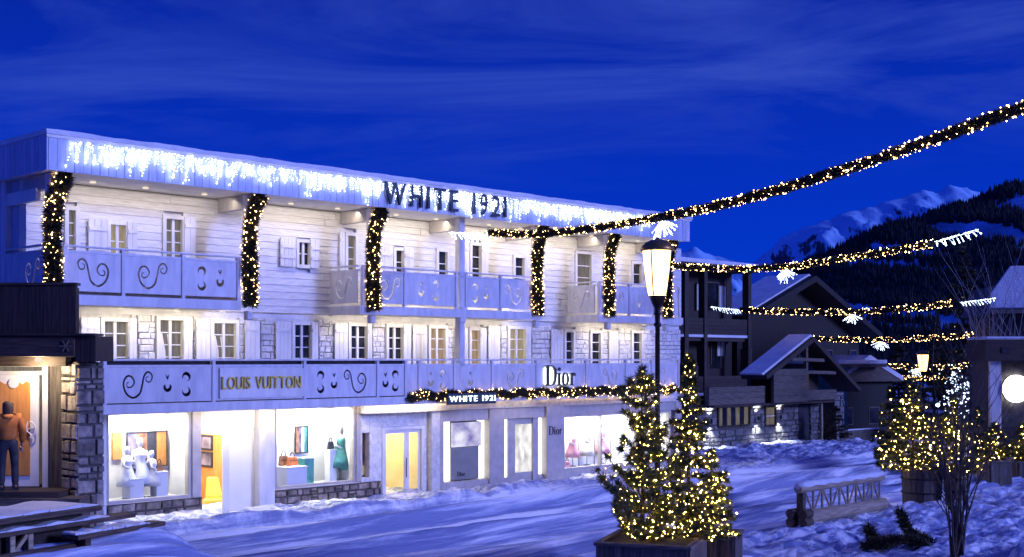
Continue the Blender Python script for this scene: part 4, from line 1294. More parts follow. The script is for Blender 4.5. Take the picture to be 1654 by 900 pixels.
# armchair seen through the open door
t = thing('armchair', 'yellow leather armchair on a curved metal base inside the open shop door', 'armchair', hl(A(349, BS + 1.55), BS + 1.55, -0.45), TH - 0.7)
t.scale = (.9, .9, .9)
MB().box(-.38, .38, -.36, .36, .32, .50).build('seat', 'yellow', t, bevel=0.06, seg=3)
MB().hexa([(-.38, .22, .48), (.38, .22, .48), (.38, .40, .48), (-.38, .40, .48), (-.36, .42, 1.12), (.36, .42, 1.12), (.36, .56, 1.12), (-.36, .56, 1.12)]).build('backrest', 'yellow', t, bevel=0.06, seg=3)
for sd_ in (-1, 1):
    MB().tube([(sd_ * .33, .38, .33), (sd_ * .33, .30, .10), (sd_ * .33, .1, .03), (sd_ * .33, -.30, .03), (sd_ * .33, -.36, .1), (sd_ * .33, -.34, .33)], .018, 8).build('leg', 'black', t)
t = thing('picture', 'black framed pictures one above the other over the yellow armchair', 'picture', hl(dx1 - 0.045, BS + 2.45, 0.80), TH)
for z in (0, .48):
    MB().box(-.03, 0, -.35, .35, z, z + .44).build('frame', 'dark', t); MB().box(-.034, -.031, -.28, .28, z + .06, z + .38).build('image', 'photo1', t)
# second boutique window
pedestal('wide white plinth carrying leather bags in the second shop window', A(468, BS + .5), BS + .5, 0.303, 0.7, 0.55)
handbag('brown handbag at the left of the second shop window', A(458, BS + .7), BS + .7, 0.86, 0.34, 0.28, 'brownleather')
handbag('orange handbag in front in the second shop window', A(472, BS + .55), BS + .55, 0.86, 0.38, 0.24, 'orangeleather')
pedestal('teal display box beside the orange handbag', A(494, BS + .7), BS + .7, 0.303, 0.34, 0.75, 'teal')
picture('framed print of brown and blue shapes behind the handbags', A(455, BS + 1.6), A(497, BS + .95), BS + .952, 1.15, 1.95, ['photo2', 'photo1', 'curtain', 'teal'])
mannequin('mannequin in a flowing teal dress at the right of the second shop window', A(549, BS + .55), BS + .55, 0.32, 0.98, 'teal', 0.2)
mannequin('smaller mannequin in teal behind the flowing dress', A(560, BS + .5), BS + .5, 0.32, 0.78, 'teal', -0.4)
handbag('small dark handbag hanging beside the teal dresses', A(534, BS + .6), BS + .6, 1.25, 0.24, 0.22, 'dark')
pedestal('slender white plinth under the small dark handbag', A(534, BS + .6), BS + .6, 0.303, 0.26, 0.94)
# third window (pink)
for px, lab, mm, s in ((925, 'mannequin in a pink dress at the left of the pink shop window', 'pink', 0.80), (972, 'mannequin in a long rose dress beside the lit fir trees', 'pink', 0.92), (948, 'mannequin in a cream dress in the middle of the pink shop window', 'curtain', 0.84)):
    mannequin(lab, A(px, BS + .7), BS + .7, 0.08, s, mm, 0.2)
handbag('pink handbag on the floor of the pink shop window', A(916, BS + .4), BS + .4, 0.07, 0.3, 0.24, 'pink')
for k, px in enumerate((935, 960, 986)):
    tt = tag(MB().tube([(0, 0, 0), (0.0, 0, 1.80)], 0.018, 8).build('hanging_rod', 'grey'), ['slim grey rod left of the cream mannequin in the pink window', 'slim grey rod right of the cream mannequin in the pink window', 'slim grey rod right of the rose mannequin in the pink window'][k], 'rod', 'rods in the pink shop window')
    tt.location = hl(A(px, BS + .6), BS + .6, 0.07); tt.rotation_euler = (0, 0, TH)

# ================================================================== SIGNS
sg = thing('roof_sign', 'large dark blue block letters reading WHITE 1921 on the roof edge', 'sign', hotel.location, TH)
xa, xb = A(621, -0.6), A(817, -0.6)
word(sg, 'WHITE 1921', xa, xb, 8.30, 8.93, -0.60, 'navy', 0.09, 0.42)
sg2 = thing('shop_sign', 'gold block letters on a pale panel of the balcony front above the first shop', 'sign', hotel.location, TH)
MB().box(A(354, -.03), A(489, -.03), -0.075, -0.032, 2.88, 3.66).build('panel', 'white', sg2)
word(sg2, 'LOUIS VUITTON', A(358.5, -.1), A(485.5, -.1), 3.12, 3.44, -0.11, 'gold', 0.05, 0.20)
sg3 = thing('shop_sign', 'large black serif letters with a white halo on the balcony front', 'sign', hotel.location, TH)
x0, x1 = A(880, -.1), A(928, -.1)
serif_word(sg3, 'Dior', x0, x1, 3.02, 3.70, -0.13, 'ink', 0.06)
M['halo'] = emit_mat('sign_backlight', (0.85, 0.92, 1.0), 5.0)
hm = MB()
for (p, q) in ((x0 + .04, x0 + (x1 - x0) * .30), (x0 + (x1 - x0) * .42, x0 + (x1 - x0) * .95)):
    hm.box(p, q, -0.075, -0.06, 3.08, 3.60 if p < x0 + .1 else 3.38)
hm.build('backlight', 'halo', sg3)
sg4 = thing('entrance_sign', 'small glowing white letters on a dark plate above the hotel entrance', 'sign', hotel.location, TH)
p0, p1 = A(722, -.3), A(800, -.3)
MB().box(p0, p1, -0.34, -0.26, 2.52, 2.86).build('plate', 'navy', sg4, bevel=0.01)
M['glow'] = emit_mat('lit_letters', (0.80, 0.93, 1.0), 2.6)
word(sg4, 'WHITE 1921', p0 + 0.06, p1 - 0.06, 2.61, 2.78, -0.36, 'glow', 0.03, 0.30)

# ================================================================== LIGHT DECORATIONS ON THE HOTEL
rng = np.random.RandomState(21)
ic = thing('icicle_lights', 'curtain of cold white icicle lights hanging along the roof edge', 'icicle lights', hotel.location, TH)
pts = []
a = A(117, -.56); aend = A(1048, -.56); cables = MB()
cables.tube([(a, -0.57, ZF1 - 0.10), (aend, -0.57, ZF1 - 0.10)], 0.008, 5)
while a < aend:
    L = 0.20 + 0.46 * fbm(a * 1.7, 2.2, 3) ** 1.2 + (0.24 if rng.rand() < 0.10 else 0) + rng.uniform(-.08, .08)
    z = ZF1 - 0.10 - 0.16 * fbm(a * 0.9 + 40, 7.7, 2) * rng.rand()
    dx = rng.uniform(-.35, .35); x = a
    while z > ZF1 - 0.10 - L:
        pts.append((x + rng.uniform(-.02, .02), -0.565 - rng.uniform(0, .05), z)); z -= rng.uniform(0.035, 0.09); x += dx * 0.06
    a += rng.uniform(0.036, 0.07) + (0.10 if rng.rand() < .05 else 0)
cables.build('cable', 'white', ic)
add_bulbs(np.array(pts), 0.020, 'ice', ic, rng)
GP = [('left corner', 84, 277, 458), ('second', 402, 312, 493), ('third', 601, 336, 500), ('fifth', 866, 384, 508), ('sixth', 982, 380, 510), ('last', 1076, 392, 512)]
GL = ['fir garland with warm lights on the balcony post at the left corner of the hotel', 'fir garland with warm lights on the post at the right end of the left balcony',
      'fir garland with warm lights on the post below the W of the roof sign', 'fir garland with warm lights on the post below the tip of the nearest street garland', 'fir garland with warm lights on the post just left of the near street lamp',
      'fir garland with warm lights half hidden behind the near street lamp']
for i, (nm, px, y0, y1) in enumerate(GP):
    t = thing('post_garland', GL[i], 'garland', hotel.location, TH, 'garlands on the hotel posts')
    a = A(px, -0.05)
    zt = ZF0 - 0.02; zb = Z(px, y1, -0.1)
    off = 0.30
    P = [(a + off, -0.16, zt), (a + off * .75, -0.16, zt - 0.12), (a + 0.12, -0.14, zt - 0.35), (a + 0.02, -0.13, zt - 0.7), (a - 0.03, -0.13, (zt + zb) / 2), (a, -0.13, zb)]
    garland(t, [tuple(p) for p in catmull(P, 8)], 0.235 if i < 3 else 0.22, 2400, 64, 0.0135, 40 + i)
# garland along the foot of the first-floor balcony
t = thing('balcony_garland', 'long fir garland with warm lights along the foot of the first-floor balcony', 'garland', hotel.location, TH)
P = [(A(660, -.12), -0.12, 2.80)] + [(x, -0.12 - 0.03 * (k % 2), 2.80 + (0.05 if k % 2 else -0.05)) for k, x in enumerate(np.linspace(A(665, -.12), A(1090, -.12), 26))]
garland(t, [tuple(p) for p in catmull(P, 4)], 0.17, 1400, 34, 0.013, 61)
t = thing('fairy_lights', 'string of warm fairy lights along the pale cornice over the shops', 'fairy lights', hotel.location, TH)
xs = np.linspace(A(580, .55), A(1085, .75), 150)
bulx = [BS - (0.16 + (0.34 * max(0, math.cos((x - S_(640)) / (S_(720) - S_(640)) * PI / 2)) if abs(x - S_(640)) < S_(720) - S_(640) else 0)) - 0.09 for x in xs]
P = [(x, b, 2.575 + 0.02 * math.sin(i * 1.9)) for i, (x, b) in enumerate(zip(xs, bulx))]
MB().tube(P[::2], 0.006, 4).build('cable', 'white', t)
add_bulbs(np.array(P), 0.027, 'warm', t)

# ================================================================== TIMBER CHALET AT THE LEFT EDGE
CD = 24.0
def CX(px, D=CD): return (px - CXP) / FPX * D
def CZ(py, D=CD): return CAMZ + (HZP - py) / FPX * D


ch = thing('timber_chalet', 'dark timber chalet with a stone pillar and lit porch at the left edge', 'building', (CX(60), CD, 0))
ox, oy = CX(60), CD
def cb(name, mat, x0, x1, y0, y1, z0, z1, parent=None, bevel=0.0):
    return MB().box(x0 - ox, x1 - ox, y0 - oy, y1 - oy, z0, z1).build(name, mat, parent or ch, bevel=bevel)


XL = CX(-60)
up = cb('upper_parapet', 'dwood', XL, CX(122), CD - 0.02, CD + 0.12, CZ(541), CZ(461))
pw_ = 0.155; x = CX(124) - pw_
while x > XL:
    cb('plank', 'dwood', x + 0.004, x + pw_ - 0.004, CD - 0.05, CD - 0.021, CZ(541) + random.Random(int(x * 99)).uniform(0, .01), CZ(460), up); x -= pw_
cb('parapet_cap', 'dwoodh', XL, CX(126), CD - 0.09, CD + 0.15, CZ(461) + 0.001, CZ(457))
bmn = cb('carved_beam', 'dwoodh', XL, CX(127), CD - 0.22, CD + 0.2, CZ(577), CZ(543), bevel=0.015)
cb('beam_cap', 'dwoodh', XL, CX(161), CD - 0.30, CD + 0.25, CZ(542.5), CZ(539))
for k in range(3):      # carved snowflake
    a = PI * k / 3; c = Vector((CX(113) - ox, CD - 0.235 - oy - 0.002 * k, CZ(559.5))); d = Vector((math.cos(a), 0, math.sin(a))) * 0.12
    MB().bar(c - d, c + d, 0.02, 0.03, (0, 1, 0)).build('snowflake_carving', 'gwood', bmn)
sb = cb('side_parapet', 'dwood', CX(127) + .002, CX(159), CD - 0.16, CD + 0.9, CZ(584), CZ(543))
for k in range(4):
    w = (CX(160) - CX(127)) / 4; cb('plank', 'dwood', CX(127) + k * w + .004, CX(127) + (k + 1) * w - .004, CD - 0.19, CD - 0.161, CZ(585), CZ(542.6), sb)
cb('lintel', 'dwoodh', XL, CX(100), CD + 0.2, CD + 0.5, CZ(592), CZ(577) - .002)
# porch wall, door, floor
PZ = 1.38
pd = CD + 0.55
cb('porch_wall', 'gwoodv', CX(80, pd), CX(103, pd) + 0.1, pd, pd + 0.2, 0.0, CZ(590))
cb('chalet_wall', 'dwood', XL, CX(100), pd + 0.21, pd + 0.4, PZ - 1.6, CZ(461))
cb('chalet_body', 'dwood', XL - 3, CX(60) - 0.9, pd + 0.41, pd + 4.0, PZ - 1.6, CZ(461))
fr = cb('door_frame', 'white', CX(70, pd), CX(79, pd), pd - 0.06, pd + 0.12, PZ, CZ(592))
cb('transom', 'white', XL, CX(69.5, pd), pd - 0.05, pd + 0.12, CZ(606), CZ(600), fr)
cb('transom', 'white', XL, CX(69.5, pd), pd - 0.05, pd + 0.12, CZ(592.5), CZ(589), fr)
cb('transom_glass', 'wdim', XL, CX(69.5, pd), pd + 0.02, pd + 0.04, CZ(599.8), CZ(592.7), fr)
M['porchglass'] = window_mat('sidelight_glass', (0.05, 0.04, 0.03), (0.16, 0.12, 0.08), 0.3)
cb('sidelight', 'porchglass', CX(64, pd), CX(69.9, pd), pd + 0.02, pd + 0.05, PZ + 0.06, CZ(606.3), fr)
dr = cb('door', 'white', CX(-40, pd), CX(63.5, pd), pd - 0.03, pd + 0.05, PZ + 0.02, CZ(606.3))
m = MB()
po = [(CX(-38, pd), CZ(772)), (CX(50, pd), CZ(772)), (CX(50, pd), CZ(620)), (CX(44, pd), CZ(617)), (CX(38, pd), CZ(622)), (CX(33, pd), CZ(619)), (CX(29, pd), CZ(615)), (CX(22, pd), CZ(614)), (CX(17, pd), CZ(618)), (CX(10, pd), CZ(622)), (CX(2, pd), CZ(617)), (CX(-38, pd), CZ(617))]
m.prism([(x - ox, z) for x, z in po], pd - 0.055 - oy, pd - 0.032 - oy); m.build('carved_door_panel', 'orangewood', dr)
MB().lathe([(0.0, 0), (0.10, 0), (0.10, 0.012), (0, 0.012)], 16).build('snowball_ornament', 'white', dr).matrix_local = Matrix.Translation((CX(24, pd) - ox, pd - 0.06 - oy, CZ(620))) @ Matrix.Rotation(PI / 2, 4, 'X')
mm = MB()
c = Vector((CX(45, pd) - ox, pd - 0.07 - oy, CZ(697)))
for a in (20, 80, 140):
    d = Vector((math.cos(math.radians(a)), 0, math.sin(math.radians(a)))) * 0.16
    mm.bar(c - d, c + d, 0.012, 0.05, (0, 1, 0)); c = c + Vector((0, -0.013, 0))
mm.build('star_handle', 'white', dr)
mm = MB(); mm.tube([(CX(47, pd) - ox - 0.17 * math.sin(q), pd - 0.11 - oy, CZ(696) + 0.17 * math.cos(q)) for q in np.linspace(-.3, -2.8, 14)], 0.014, 6); mm.build('ring_handle', 'white', dr)
cb('porch_floor', 'dwoodh', XL, CX(104), CD - 0.30, pd + 0.2, PZ - 0.12, PZ)
cb('porch_skirt', 'gwood', XL, CX(140), CD - 0.40, CD + 0.2, -0.5, PZ - 0.121)
# pillar of rough stone, turned to the street
pc = W(134, 700, 24.55)
pil = bpy.data.objects.new('stone_pillar', None); COL.objects.link(pil); pil.parent = ch
pil.location = (pc.x - ox, pc.y - oy, 0); pil.rotation_euler = (0, 0, math.radians(48))
hw = 0.30; zt = CZ(585, 24.4)
for nm, rz in (('pillar_front', 0.0), ('pillar_side', -PI / 2)):
    fc = MB().box(-hw + .03, hw - .03, -hw + 0.03, (0.06 if rz else hw - .03), -0.5, zt).build(nm, 'mortar', pil)
    fc.rotation_euler = (0, 0, rz)
    if rz: fc.scale = (0.97, 1.0, 0.999)
    rg = random.Random(5 + int(rz * 3)); z = 0.1
    while z < zt - 0.04:
        h = min(rg.uniform(0.09, 0.36), zt - z); x = -hw
        while x < hw - 0.02:
            w = min(rg.uniform(0.13, 0.42), hw - x)
            if hw - x - w < 0.1: w = hw - x
            j = lambda: rg.uniform(0, 0.028)
            y0 = -hw - rg.uniform(0.0, 0.03)
            s = MB(); a0, a1, b0, b1 = x + .008 + j(), x + w - .008 - j(), z + .008 + j(), z + h - .008 - j()
            cxx, czz = (a0 + a1) / 2, (b0 + b1) / 2
            q = [(a0, b0), (a1, b0), (a1, b1), (a0, b1)]
            s.v = [(a, -hw + .06, b) for a, b in q] + [(a, y0 + .018, b) for a, b in q] + [(a + (cxx - a) * .12, y0, b + (czz - b) * .15) for a, b in q]
            for l in (0, 4):
                for i in range(4): s.f.append((l + i, l + (i + 1) % 4, l + 4 + (i + 1) % 4, l + 4 + i))
            s.f.append((8, 9, 10, 11)); s.build('stone', 'stone', fc)
            x += w
        z += h
# porch lamp lighting the door and the pillar's inner side
MB().lathe([(0, 0), (.06, 0), (.07, -.05), (.05, -.08), (0, -.08)], 12, (CX(62) - ox, 0.0, CZ(578))).build('porch_lamp', 'lampdisc', ch)
light('porch_light', ch, (CX(62) - ox, -0.1, CZ(578) - 0.22), 75, (1.0, 0.80, 0.52), 0.06)

# snowy landing and open timber steps below the porch
MV = Vector((0.452, 0.892, 0)); MA = math.atan2(MV.y, MV.x)
def at_z(px, py, z): D = (CAMZ - z) * FPX / (py - HZP); return Vector((CX(px, D), D, z))


def tread(label, px, py, z, wid, name, cat, thick, x0=-4.5, snow=(0.0, 0.0)):
    c = at_z(px, py, z); t = thing(name, label, cat, (c.x, c.y, z), MA)
    MB().box(x0, 0, 0, wid, -thick, 0).build('plank', 'dlog', t, bevel=0.012)
    m = MB(); n = 24; xs = np.linspace(x0, -snow[0] - .02, n); rg = random.Random(int(px))
    for i in range(n - 1):
        h0, h1 = .035 + .02 * math.sin(i * 1.3), .035 + .02 * math.sin((i + 1) * 1.3); y0_ = .03 + .04 * rg.random()
        m.hexa([(xs[i], y0_, .001), (xs[i + 1], y0_, .001), (xs[i + 1], wid - snow[1], .001), (xs[i], wid - snow[1], .001), (xs[i], y0_ + .02, h0), (xs[i + 1], y0_ + .02, h1), (xs[i + 1], wid - snow[1] - .01, h1), (xs[i], wid - snow[1] - .01, h0)])
    m.build('snow_layer', 'snow', t)
    return t


dk = tread('snow covered timber landing just below the chalet door', 165, 816, 1.20, 1.35, 'wooden_landing', 'landing', .10)
MB().box(-4.5, -.25, 0.25, 1.3, -1.6, -.101).build('support', 'dwood', dk)
st = tread('open timber step with a snowy top, legs and a log foot in the left foreground', 220, 829, 0.96, .34, 'timber_step', 'step', .075, snow=(.6, .0))
for px in (40, 122):
    c = at_z(px, 860, 0.96); x = (c - st.location).dot(MV)
    MB().box(x - .055, x + .055, .06, .18, -.62, -.076).build('leg', 'log', st, bevel=0.012)
x = (at_z(112, 860, .96) - st.location).dot(MV)
MB().bar((x, .11, -.09), (x - .42, .11, -.52), .05, .07).build('brace', 'log', st)
x = (at_z(158, 880, .6) - st.location).dot(MV)
MB().tube([(x - 3.6, -.10, -.47), (x - 1.6, -.11, -.46), (x, -.10, -.47)], [.13, .135, .13], 12).build('foot_log', 'dlog', st)
MB().box(x - 2.2, x - .3, -.08, .16, -1.6, -.60).build('footing', 'dwood', st)
s2 = tread('lower timber step with thin snow, farthest right of the left foreground', 268, 842, 0.80, .40, 'timber_step', 'step', .085, x0=-2.2, snow=(.35, .0))
for x in (-.5, -1.9): MB().box(x - .07, x + .07, .06, .34, -1.3, -.086).build('leg', 'dlog', s2, bevel=0.012)

# ================================================================== PERSON ON THE PORCH
def skin_obj(name, verts, edges, radii, mat, parent, sub=2, root=0):
    me = bpy.data.meshes.new(name); me.from_pydata(verts, edges, []); me.update()
    o = bpy.data.objects.new(name, me); COL.objects.link(o); o.parent = parent
    o.modifiers.new('skin', 'SKIN')
    if not me.skin_vertices: me.attributes.new
    for i, r in enumerate(radii):
        rr = r if hasattr(r, '__len__') else (r, r); me.skin_vertices[0].data[i].radius = rr
        me.skin_vertices[0].data[i].use_root = (i == root)
    s = o.modifiers.new('sub', 'SUBSURF'); s.levels = sub; s.render_levels = sub
    me.materials.append(M[mat]); o.modifiers['skin'].use_smooth_shade = True
    return o


pp = W(13, 790, 23.95)
pe = thing('person', 'person in an orange jacket and dark trousers standing on the porch', 'person', (pp.x, pp.y, PZ), math.radians(200))
body_v = [(0, 0, 0.92), (0, 0, 1.12), (0, 0.01, 1.38), (0, 0.01, 1.48), (0, -0.015, 1.56), (0, -0.025, 1.70),
          (0.10, 0, 0.86), (0.11, -0.01, 0.48), (0.12, 0.03, 0.10), (0.12, -0.12, 0.045), (-0.10, 0, 0.86), (-0.12, 0.0, 0.48), (-0.13, 0.04, 0.10), (-0.13, -0.11, 0.045),
          (0.18, 0.01, 1.39), (0.245, 0.03, 1.13), (0.20, -0.16, 0.96), (0.19, -0.22, 0.89), (-0.19, 0.01, 1.40), (-0.27, 0.03, 1.13), (-0.25, -0.10, 0.91), (-0.245, -0.15, 0.83)]
body_e = [(0, 1), (1, 2), (2, 3), (3, 4), (4, 5), (0, 6), (6, 7), (7, 8), (8, 9), (0, 10), (10, 11), (11, 12), (12, 13), (2, 14), (14, 15), (15, 16), (16, 17), (2, 18), (18, 19), (19, 20), (20, 21)]
body_r = [(.11, .085), (.115, .085), (.14, .10), .055, (.085, .095), (.06, .075), .085, .06, .045, .04, .085, .06, .045, .04, .06, .045, .035, .03, .06, .045, .035, .03]
skin_obj('body', body_v, body_e, body_r, 'skin', pe)
jk = [0, 1, 2, 3, 14, 15, 16, 18, 19, 20]; jm = {k: i for i, k in enumerate(jk)}
je = [(jm[a], jm[b]) for a, b in body_e if a in jm and b in jm]
skin_obj('jacket', [body_v[k] for k in jk], je, [(.185, .15), (.18, .145), (.185, .14), .075, .095, .08, .06, .095, .08, .06], 'orange', pe)
tk = [0, 6, 7, 8, 10, 11, 12]; tm = {k: i for i, k in enumerate(tk)}
skin_obj('trousers', [body_v[k] for k in tk] + [(0, 0, 1.04)], [(tm[a], tm[b]) for a, b in body_e if a in tm and b in tm] + [(0, 7)], [(.16, .125), .105, .075, .07, .105, .075, .07, (.14, .11)], 'dark', pe)
for sx in (0.12, -0.13):
    skin_obj('boot', [(sx, 0.06, 0.05), (sx, -0.05, 0.05), (sx, -0.15, 0.04), (sx, 0.04, 0.2)], [(0, 1), (1, 2), (0, 3)], [.06, .055, .04, .06], 'dark', pe)
skin_obj('hair', [(0, 0.02, 1.72), (0, 0.055, 1.62), (0, 0.07, 1.48), (0, 0.075, 1.38)], [(0, 1), (1, 2), (2, 3)], [(.10, .10), (.115, .09), (.11, .06), (.075, .04)], 'hair', pe)
skin_obj('hood', [(-.09, .06, 1.46), (0, .11, 1.43), (.09, .06, 1.46), (0, .12, 1.36)], [(0, 1), (1, 2), (1, 3)], [.05, .065, .05, .05], 'orange', pe, 2, 1)
fm = MB()
for sx in (-1, 1):
    fm.lathe([(0, -.008), (.009, 0), (0, .008)], 8, (sx * .032, -0.105, 1.635))
fm.lathe([(0, -.02), (.012, -.012), (.006, .02), (0, .025)], 8, (0, -0.118, 1.60))
fm.box(-.025, .025, -.112, -.10, 1.553, 1.561)
fm.build('face', 'hair', pe)
for sx in (-1, 1):
    hand = [(sx * .24, -.17, .84), (sx * .24, -.19, .78)]; hof = (-.05, -.05, .05) if sx > 0 else (0, 0, 0)
    v = [hand[0], hand[1]]; e_ = [(0, 1)]; r_2 = [.028, .03]
    for k in range(4):
        b = (sx * (.215 + k * .015), -.195 - .004 * k, .745 - (0.006 if k in (0, 3) else 0)); t_ = (b[0], b[1] - .012, b[2] - .04 + (.012 if k in (0, 3) else 0))
        v += [b, t_]; i = len(v) - 2; e_ += [(1, i), (i, i + 1)]; r_2 += [.0095, .008]
    v += [(sx * .205, -.215, .785), (sx * .20, -.235, .76)]; e_ += [(0, len(v) - 2), (len(v) - 2, len(v) - 1)]; r_2 += [.011, .009]
    skin_obj('hand', [(a + hof[0], b + hof[1], c + hof[2]) for a, b, c in v], e_, r_2, 'skin', pe, 1)

# ================================================================== STREET LAMPS
def street_lamp(label, px, D, yhead, glass='lampglass', name='street_lamp'):
    p = W(px, yhead, D); g = gh(p.x, p.y); zb = p.z - g
    t = thing(name, label, 'street lamp', (p.x, p.y, g), 0.25)
    m = MB(); m.lathe([(.16, -.2), (.16, .25), (.13, .30), (.10, .45), (.07, .5), (.058, zb * .45), (.078, zb * .46), (.078, zb * .48), (.055, zb * .49), (.05, zb - .65), (.078, zb - .63), (.078, zb - .58), (.052, zb - .55), (.058, zb - .40), (.09, zb - .38), (.065, zb - .35), (.07, zb - .25), (.12, zb - .16), (.17, zb - .02), (.19, zb)], 14)
    m.build('pole', 'black', t, smooth=True)
    gl = [(.185, 0.005), (.21, .12), (.25, .40), (.285, .70), (.305, .93)]
    MB().lathe([(0.02, .004)] + gl + [(.02, .931)], 20, (0, 0, zb)).build('lantern_glass', glass, t, smooth=True)
    for k in range(4):
        a = PI / 4 + k * PI / 2
        MB().tube([((r + .014) * math.cos(a), (r + .014) * math.sin(a), zb + z) for r, z in gl], .016, 6).build('rib', 'black', t)
    MB().lathe([(.30, .933), (.345, .935), (.36, .96), (.33, 1.03), (.25, 1.11), (.14, 1.16), (.04, 1.18), (.035, 1.22), (0, 1.23)], 20, (0, 0, zb)).build('cap', 'bronze', t, smooth=True)
    return t


M['lampglass2'] = emit_mat('far_lamp_glass_lit', (1.0, 0.66, 0.26), 3.0)
street_lamp('tall street lamp with a tapering lit lantern rising behind the two front fir trees', 1062, 26.0, 478)
street_lamp('distant lit street lamp above the planted fir trees on the right', 1491, 70.0, 600, 'lampglass2')
street_lamp('tiny far lit lamp left of the right-hand fir trees', 1415, 120.0, 627, 'lampglass2')

# ================================================================== OVERHEAD LIGHT STRINGS
def overhead(label, pts, feathers, burst, R, dens, bpm, br, seed):
    """pts: (px, py, D) along the greenery; feathers: list of ((px,py,D),(px,py,D)); burst: (px, py, D, width)"""
    P = [W(*p) for p in pts]; c = P[len(P) // 2]
    t = thing('light_string', label, 'light garland', (0, 0, 0), 0, 'light garlands over the street')
    rng = np.random.RandomState(seed)
    garland(t, [tuple(p) for p in catmull([tuple(p) for p in P], 8)], R, dens, bpm, br, seed)
    for (f0, f1) in feathers:
        a, b = W(*f0), W(*f1); d = b - a; L = d.length; pos = []; cab = MB()
        cab.tube([a, b], .008, 5)
        nb = int(L / 0.16)
        for k in range(nb + 1):
            s = (k + .5) / (nb + 1); q = a + d * s; ln = 0.30 * (0.45 + 0.55 * math.sin(PI * min(1, s * .9 + .1)))
            e_ = q + d.normalized() * ln * .55 * (1 if d.x > 0 else -1) + Vector((0, 0, -ln * .75)) + NV * rng.uniform(-.08, .08)
            cab.tube([q, e_], .006, 4)
            for w in np.linspace(0, 1, 7): pos.append(q.lerp(e_, w))
        for w in np.linspace(0, 1, int(L / .035)): pos.append(a + d * w + Vector((0, 0, rng.uniform(-.012, .012))))
        cab.build('led_branch', 'white', t)
        add_bulbs(np.array([tuple(p) for p in pos]), 0.020, 'led', t, rng, 'led_lights')
    if burst:
        c = W(*burst[:3]); w = burst[3]; pos = []; cab = MB()
        dd = (P[-1] - P[0]).normalized()
        for k in range(15):
            a = math.radians(200 + 140 * k / 14); e_ = c + dd * math.cos(a) * w / 2 * rng.uniform(.8, 1.05) + Vector((0, 0, math.sin(a) * w * .42 * rng.uniform(.75, 1.1) - w * .06)) + NV * rng.uniform(-.15, .15)
            cab.tube([c, e_], .006, 4)
            for s in np.linspace(0.08, 1, 9): pos.append(c.lerp(e_, s))
        cab.build('led_star', 'white', t)
        add_bulbs(np.array([tuple(p) for p in pos]), 0.022, 'led', t, rng, 'led_lights')
    return t


overhead('nearest fir light garland sweeping up to the right over the street', [(788, 376, 35.4), (860, 378, 34.1), (930, 372, 32.7), (1000, 362, 31), (1100, 345, 28.7), (1200, 322, 26.5), (1300, 294, 24.6), (1400, 262, 22.9), (1500, 228, 21.4), (1600, 192, 20.1), (1654, 173, 19.4), (1800, 118, 17.8)],
         [((788, 380, 35.4), (726, 376, 36.6))], (1070, 356, 29.5, 0.95), 0.118, 2000, 38, 0.0115, 71)
overhead('second light garland, in front of the snowy peak', [(1055, 425, 47.5), (1110, 431, 46), (1180, 434, 44.4), (1268, 431, 42.4), (1360, 418, 40.2), (1440, 405, 38.3), (1505, 394, 36.8)],
         [((1048, 424, 47.6), (1006, 408, 48.5)), ((1510, 391, 36.7), (1580, 371, 35.2))], (1268, 436, 42.4, 0.9), 0.135, 1400, 34, 0.014, 72)
overhead('third light garland, crossing below the second one', [(1196, 500, 64), (1260, 503, 62.4), (1375, 504, 60), (1460, 499, 58), (1537, 490, 56.4)],
         [((1195, 501, 64), (1149, 496, 65)), ((1551, 489, 56.2), (1607, 482, 55))], (1376, 508, 60, 0.95), 0.17, 900, 26, 0.016, 73)
overhead('fourth light garland, level with the gable of the far stone chalet', [(1275, 545, 79), (1340, 548, 77), (1422, 549, 74.6), (1500, 546, 72.4), (1576, 541, 70.4)],
         [((1272, 546, 79), (1230, 543, 80)), ((1585, 541, 70.2), (1633, 537, 69))], (1423, 552, 74.6, 1.1), 0.18, 700, 22, 0.019, 74)
overhead('fifth light garland, passing the distant street lamp', [(1362, 585, 94), (1420, 590, 92.4), (1480, 593, 90.5), (1540, 592, 88.6), (1584, 588, 87)],
         [((1361, 585, 94), (1327, 581, 95))], (1481, 595, 90.5, 1.2), 0.19, 500, 18, 0.021, 75)
overhead('farthest light garland, low behind the fir planters', [(1446, 609, 111), (1490, 611, 109), (1532, 609, 107)],
         [((1445, 609, 111), (1405, 608, 112)), ((1530, 610, 107), (1558, 607, 106))], None, 0.2, 400, 16, 0.023, 76)

# ================================================================== FRONT PLANTERS AND FIR TREES
def box_planter(label, px, D, w, h, rz, name='wooden_planter', snowy=True):
    x = CX(px, D); g = gh(x, D)
    t = thing(name, label, 'planter', (x, D, g), rz, 'timber planters')
    b = w / 2; n = max(5, int(w / 0.15)); s = w / n
    for sd in range(4):
        for k in range(n):
            hh = h - 0.05 + random.Random(k + sd * 31 + int(px)).uniform(-.006, .006)
            o = MB().box(-b + k * s + .004, -b + (k + 1) * s - .004, -b - .04, -b, -0.15, hh).build('stave', 'gwoodv', t)
            o.rotation_euler = (0, 0, sd * PI / 2)
        o = MB().box(-b - .07, b + .07 - .14, -b - .072, -b + .06, h - 0.049, h + 0.02).build('rim', 'gwood', t, bevel=0.012); o.rotation_euler = (0, 0, sd * PI / 2)
    MB().box(-b + .07, b - .07, -b + .07, b - .07, -0.1, h - 0.12).build('soil', 'soil', t)
    MB().box(-b + .061, b - .061, -b + .061, b - .061, h - 0.119, h - 0.03).build('snow_layer' if snowy else 'bark_mulch', 'snow' if snowy else 'soil', t, bevel=0.02)
    return t, Vector((x, D, g + h - 0.06))


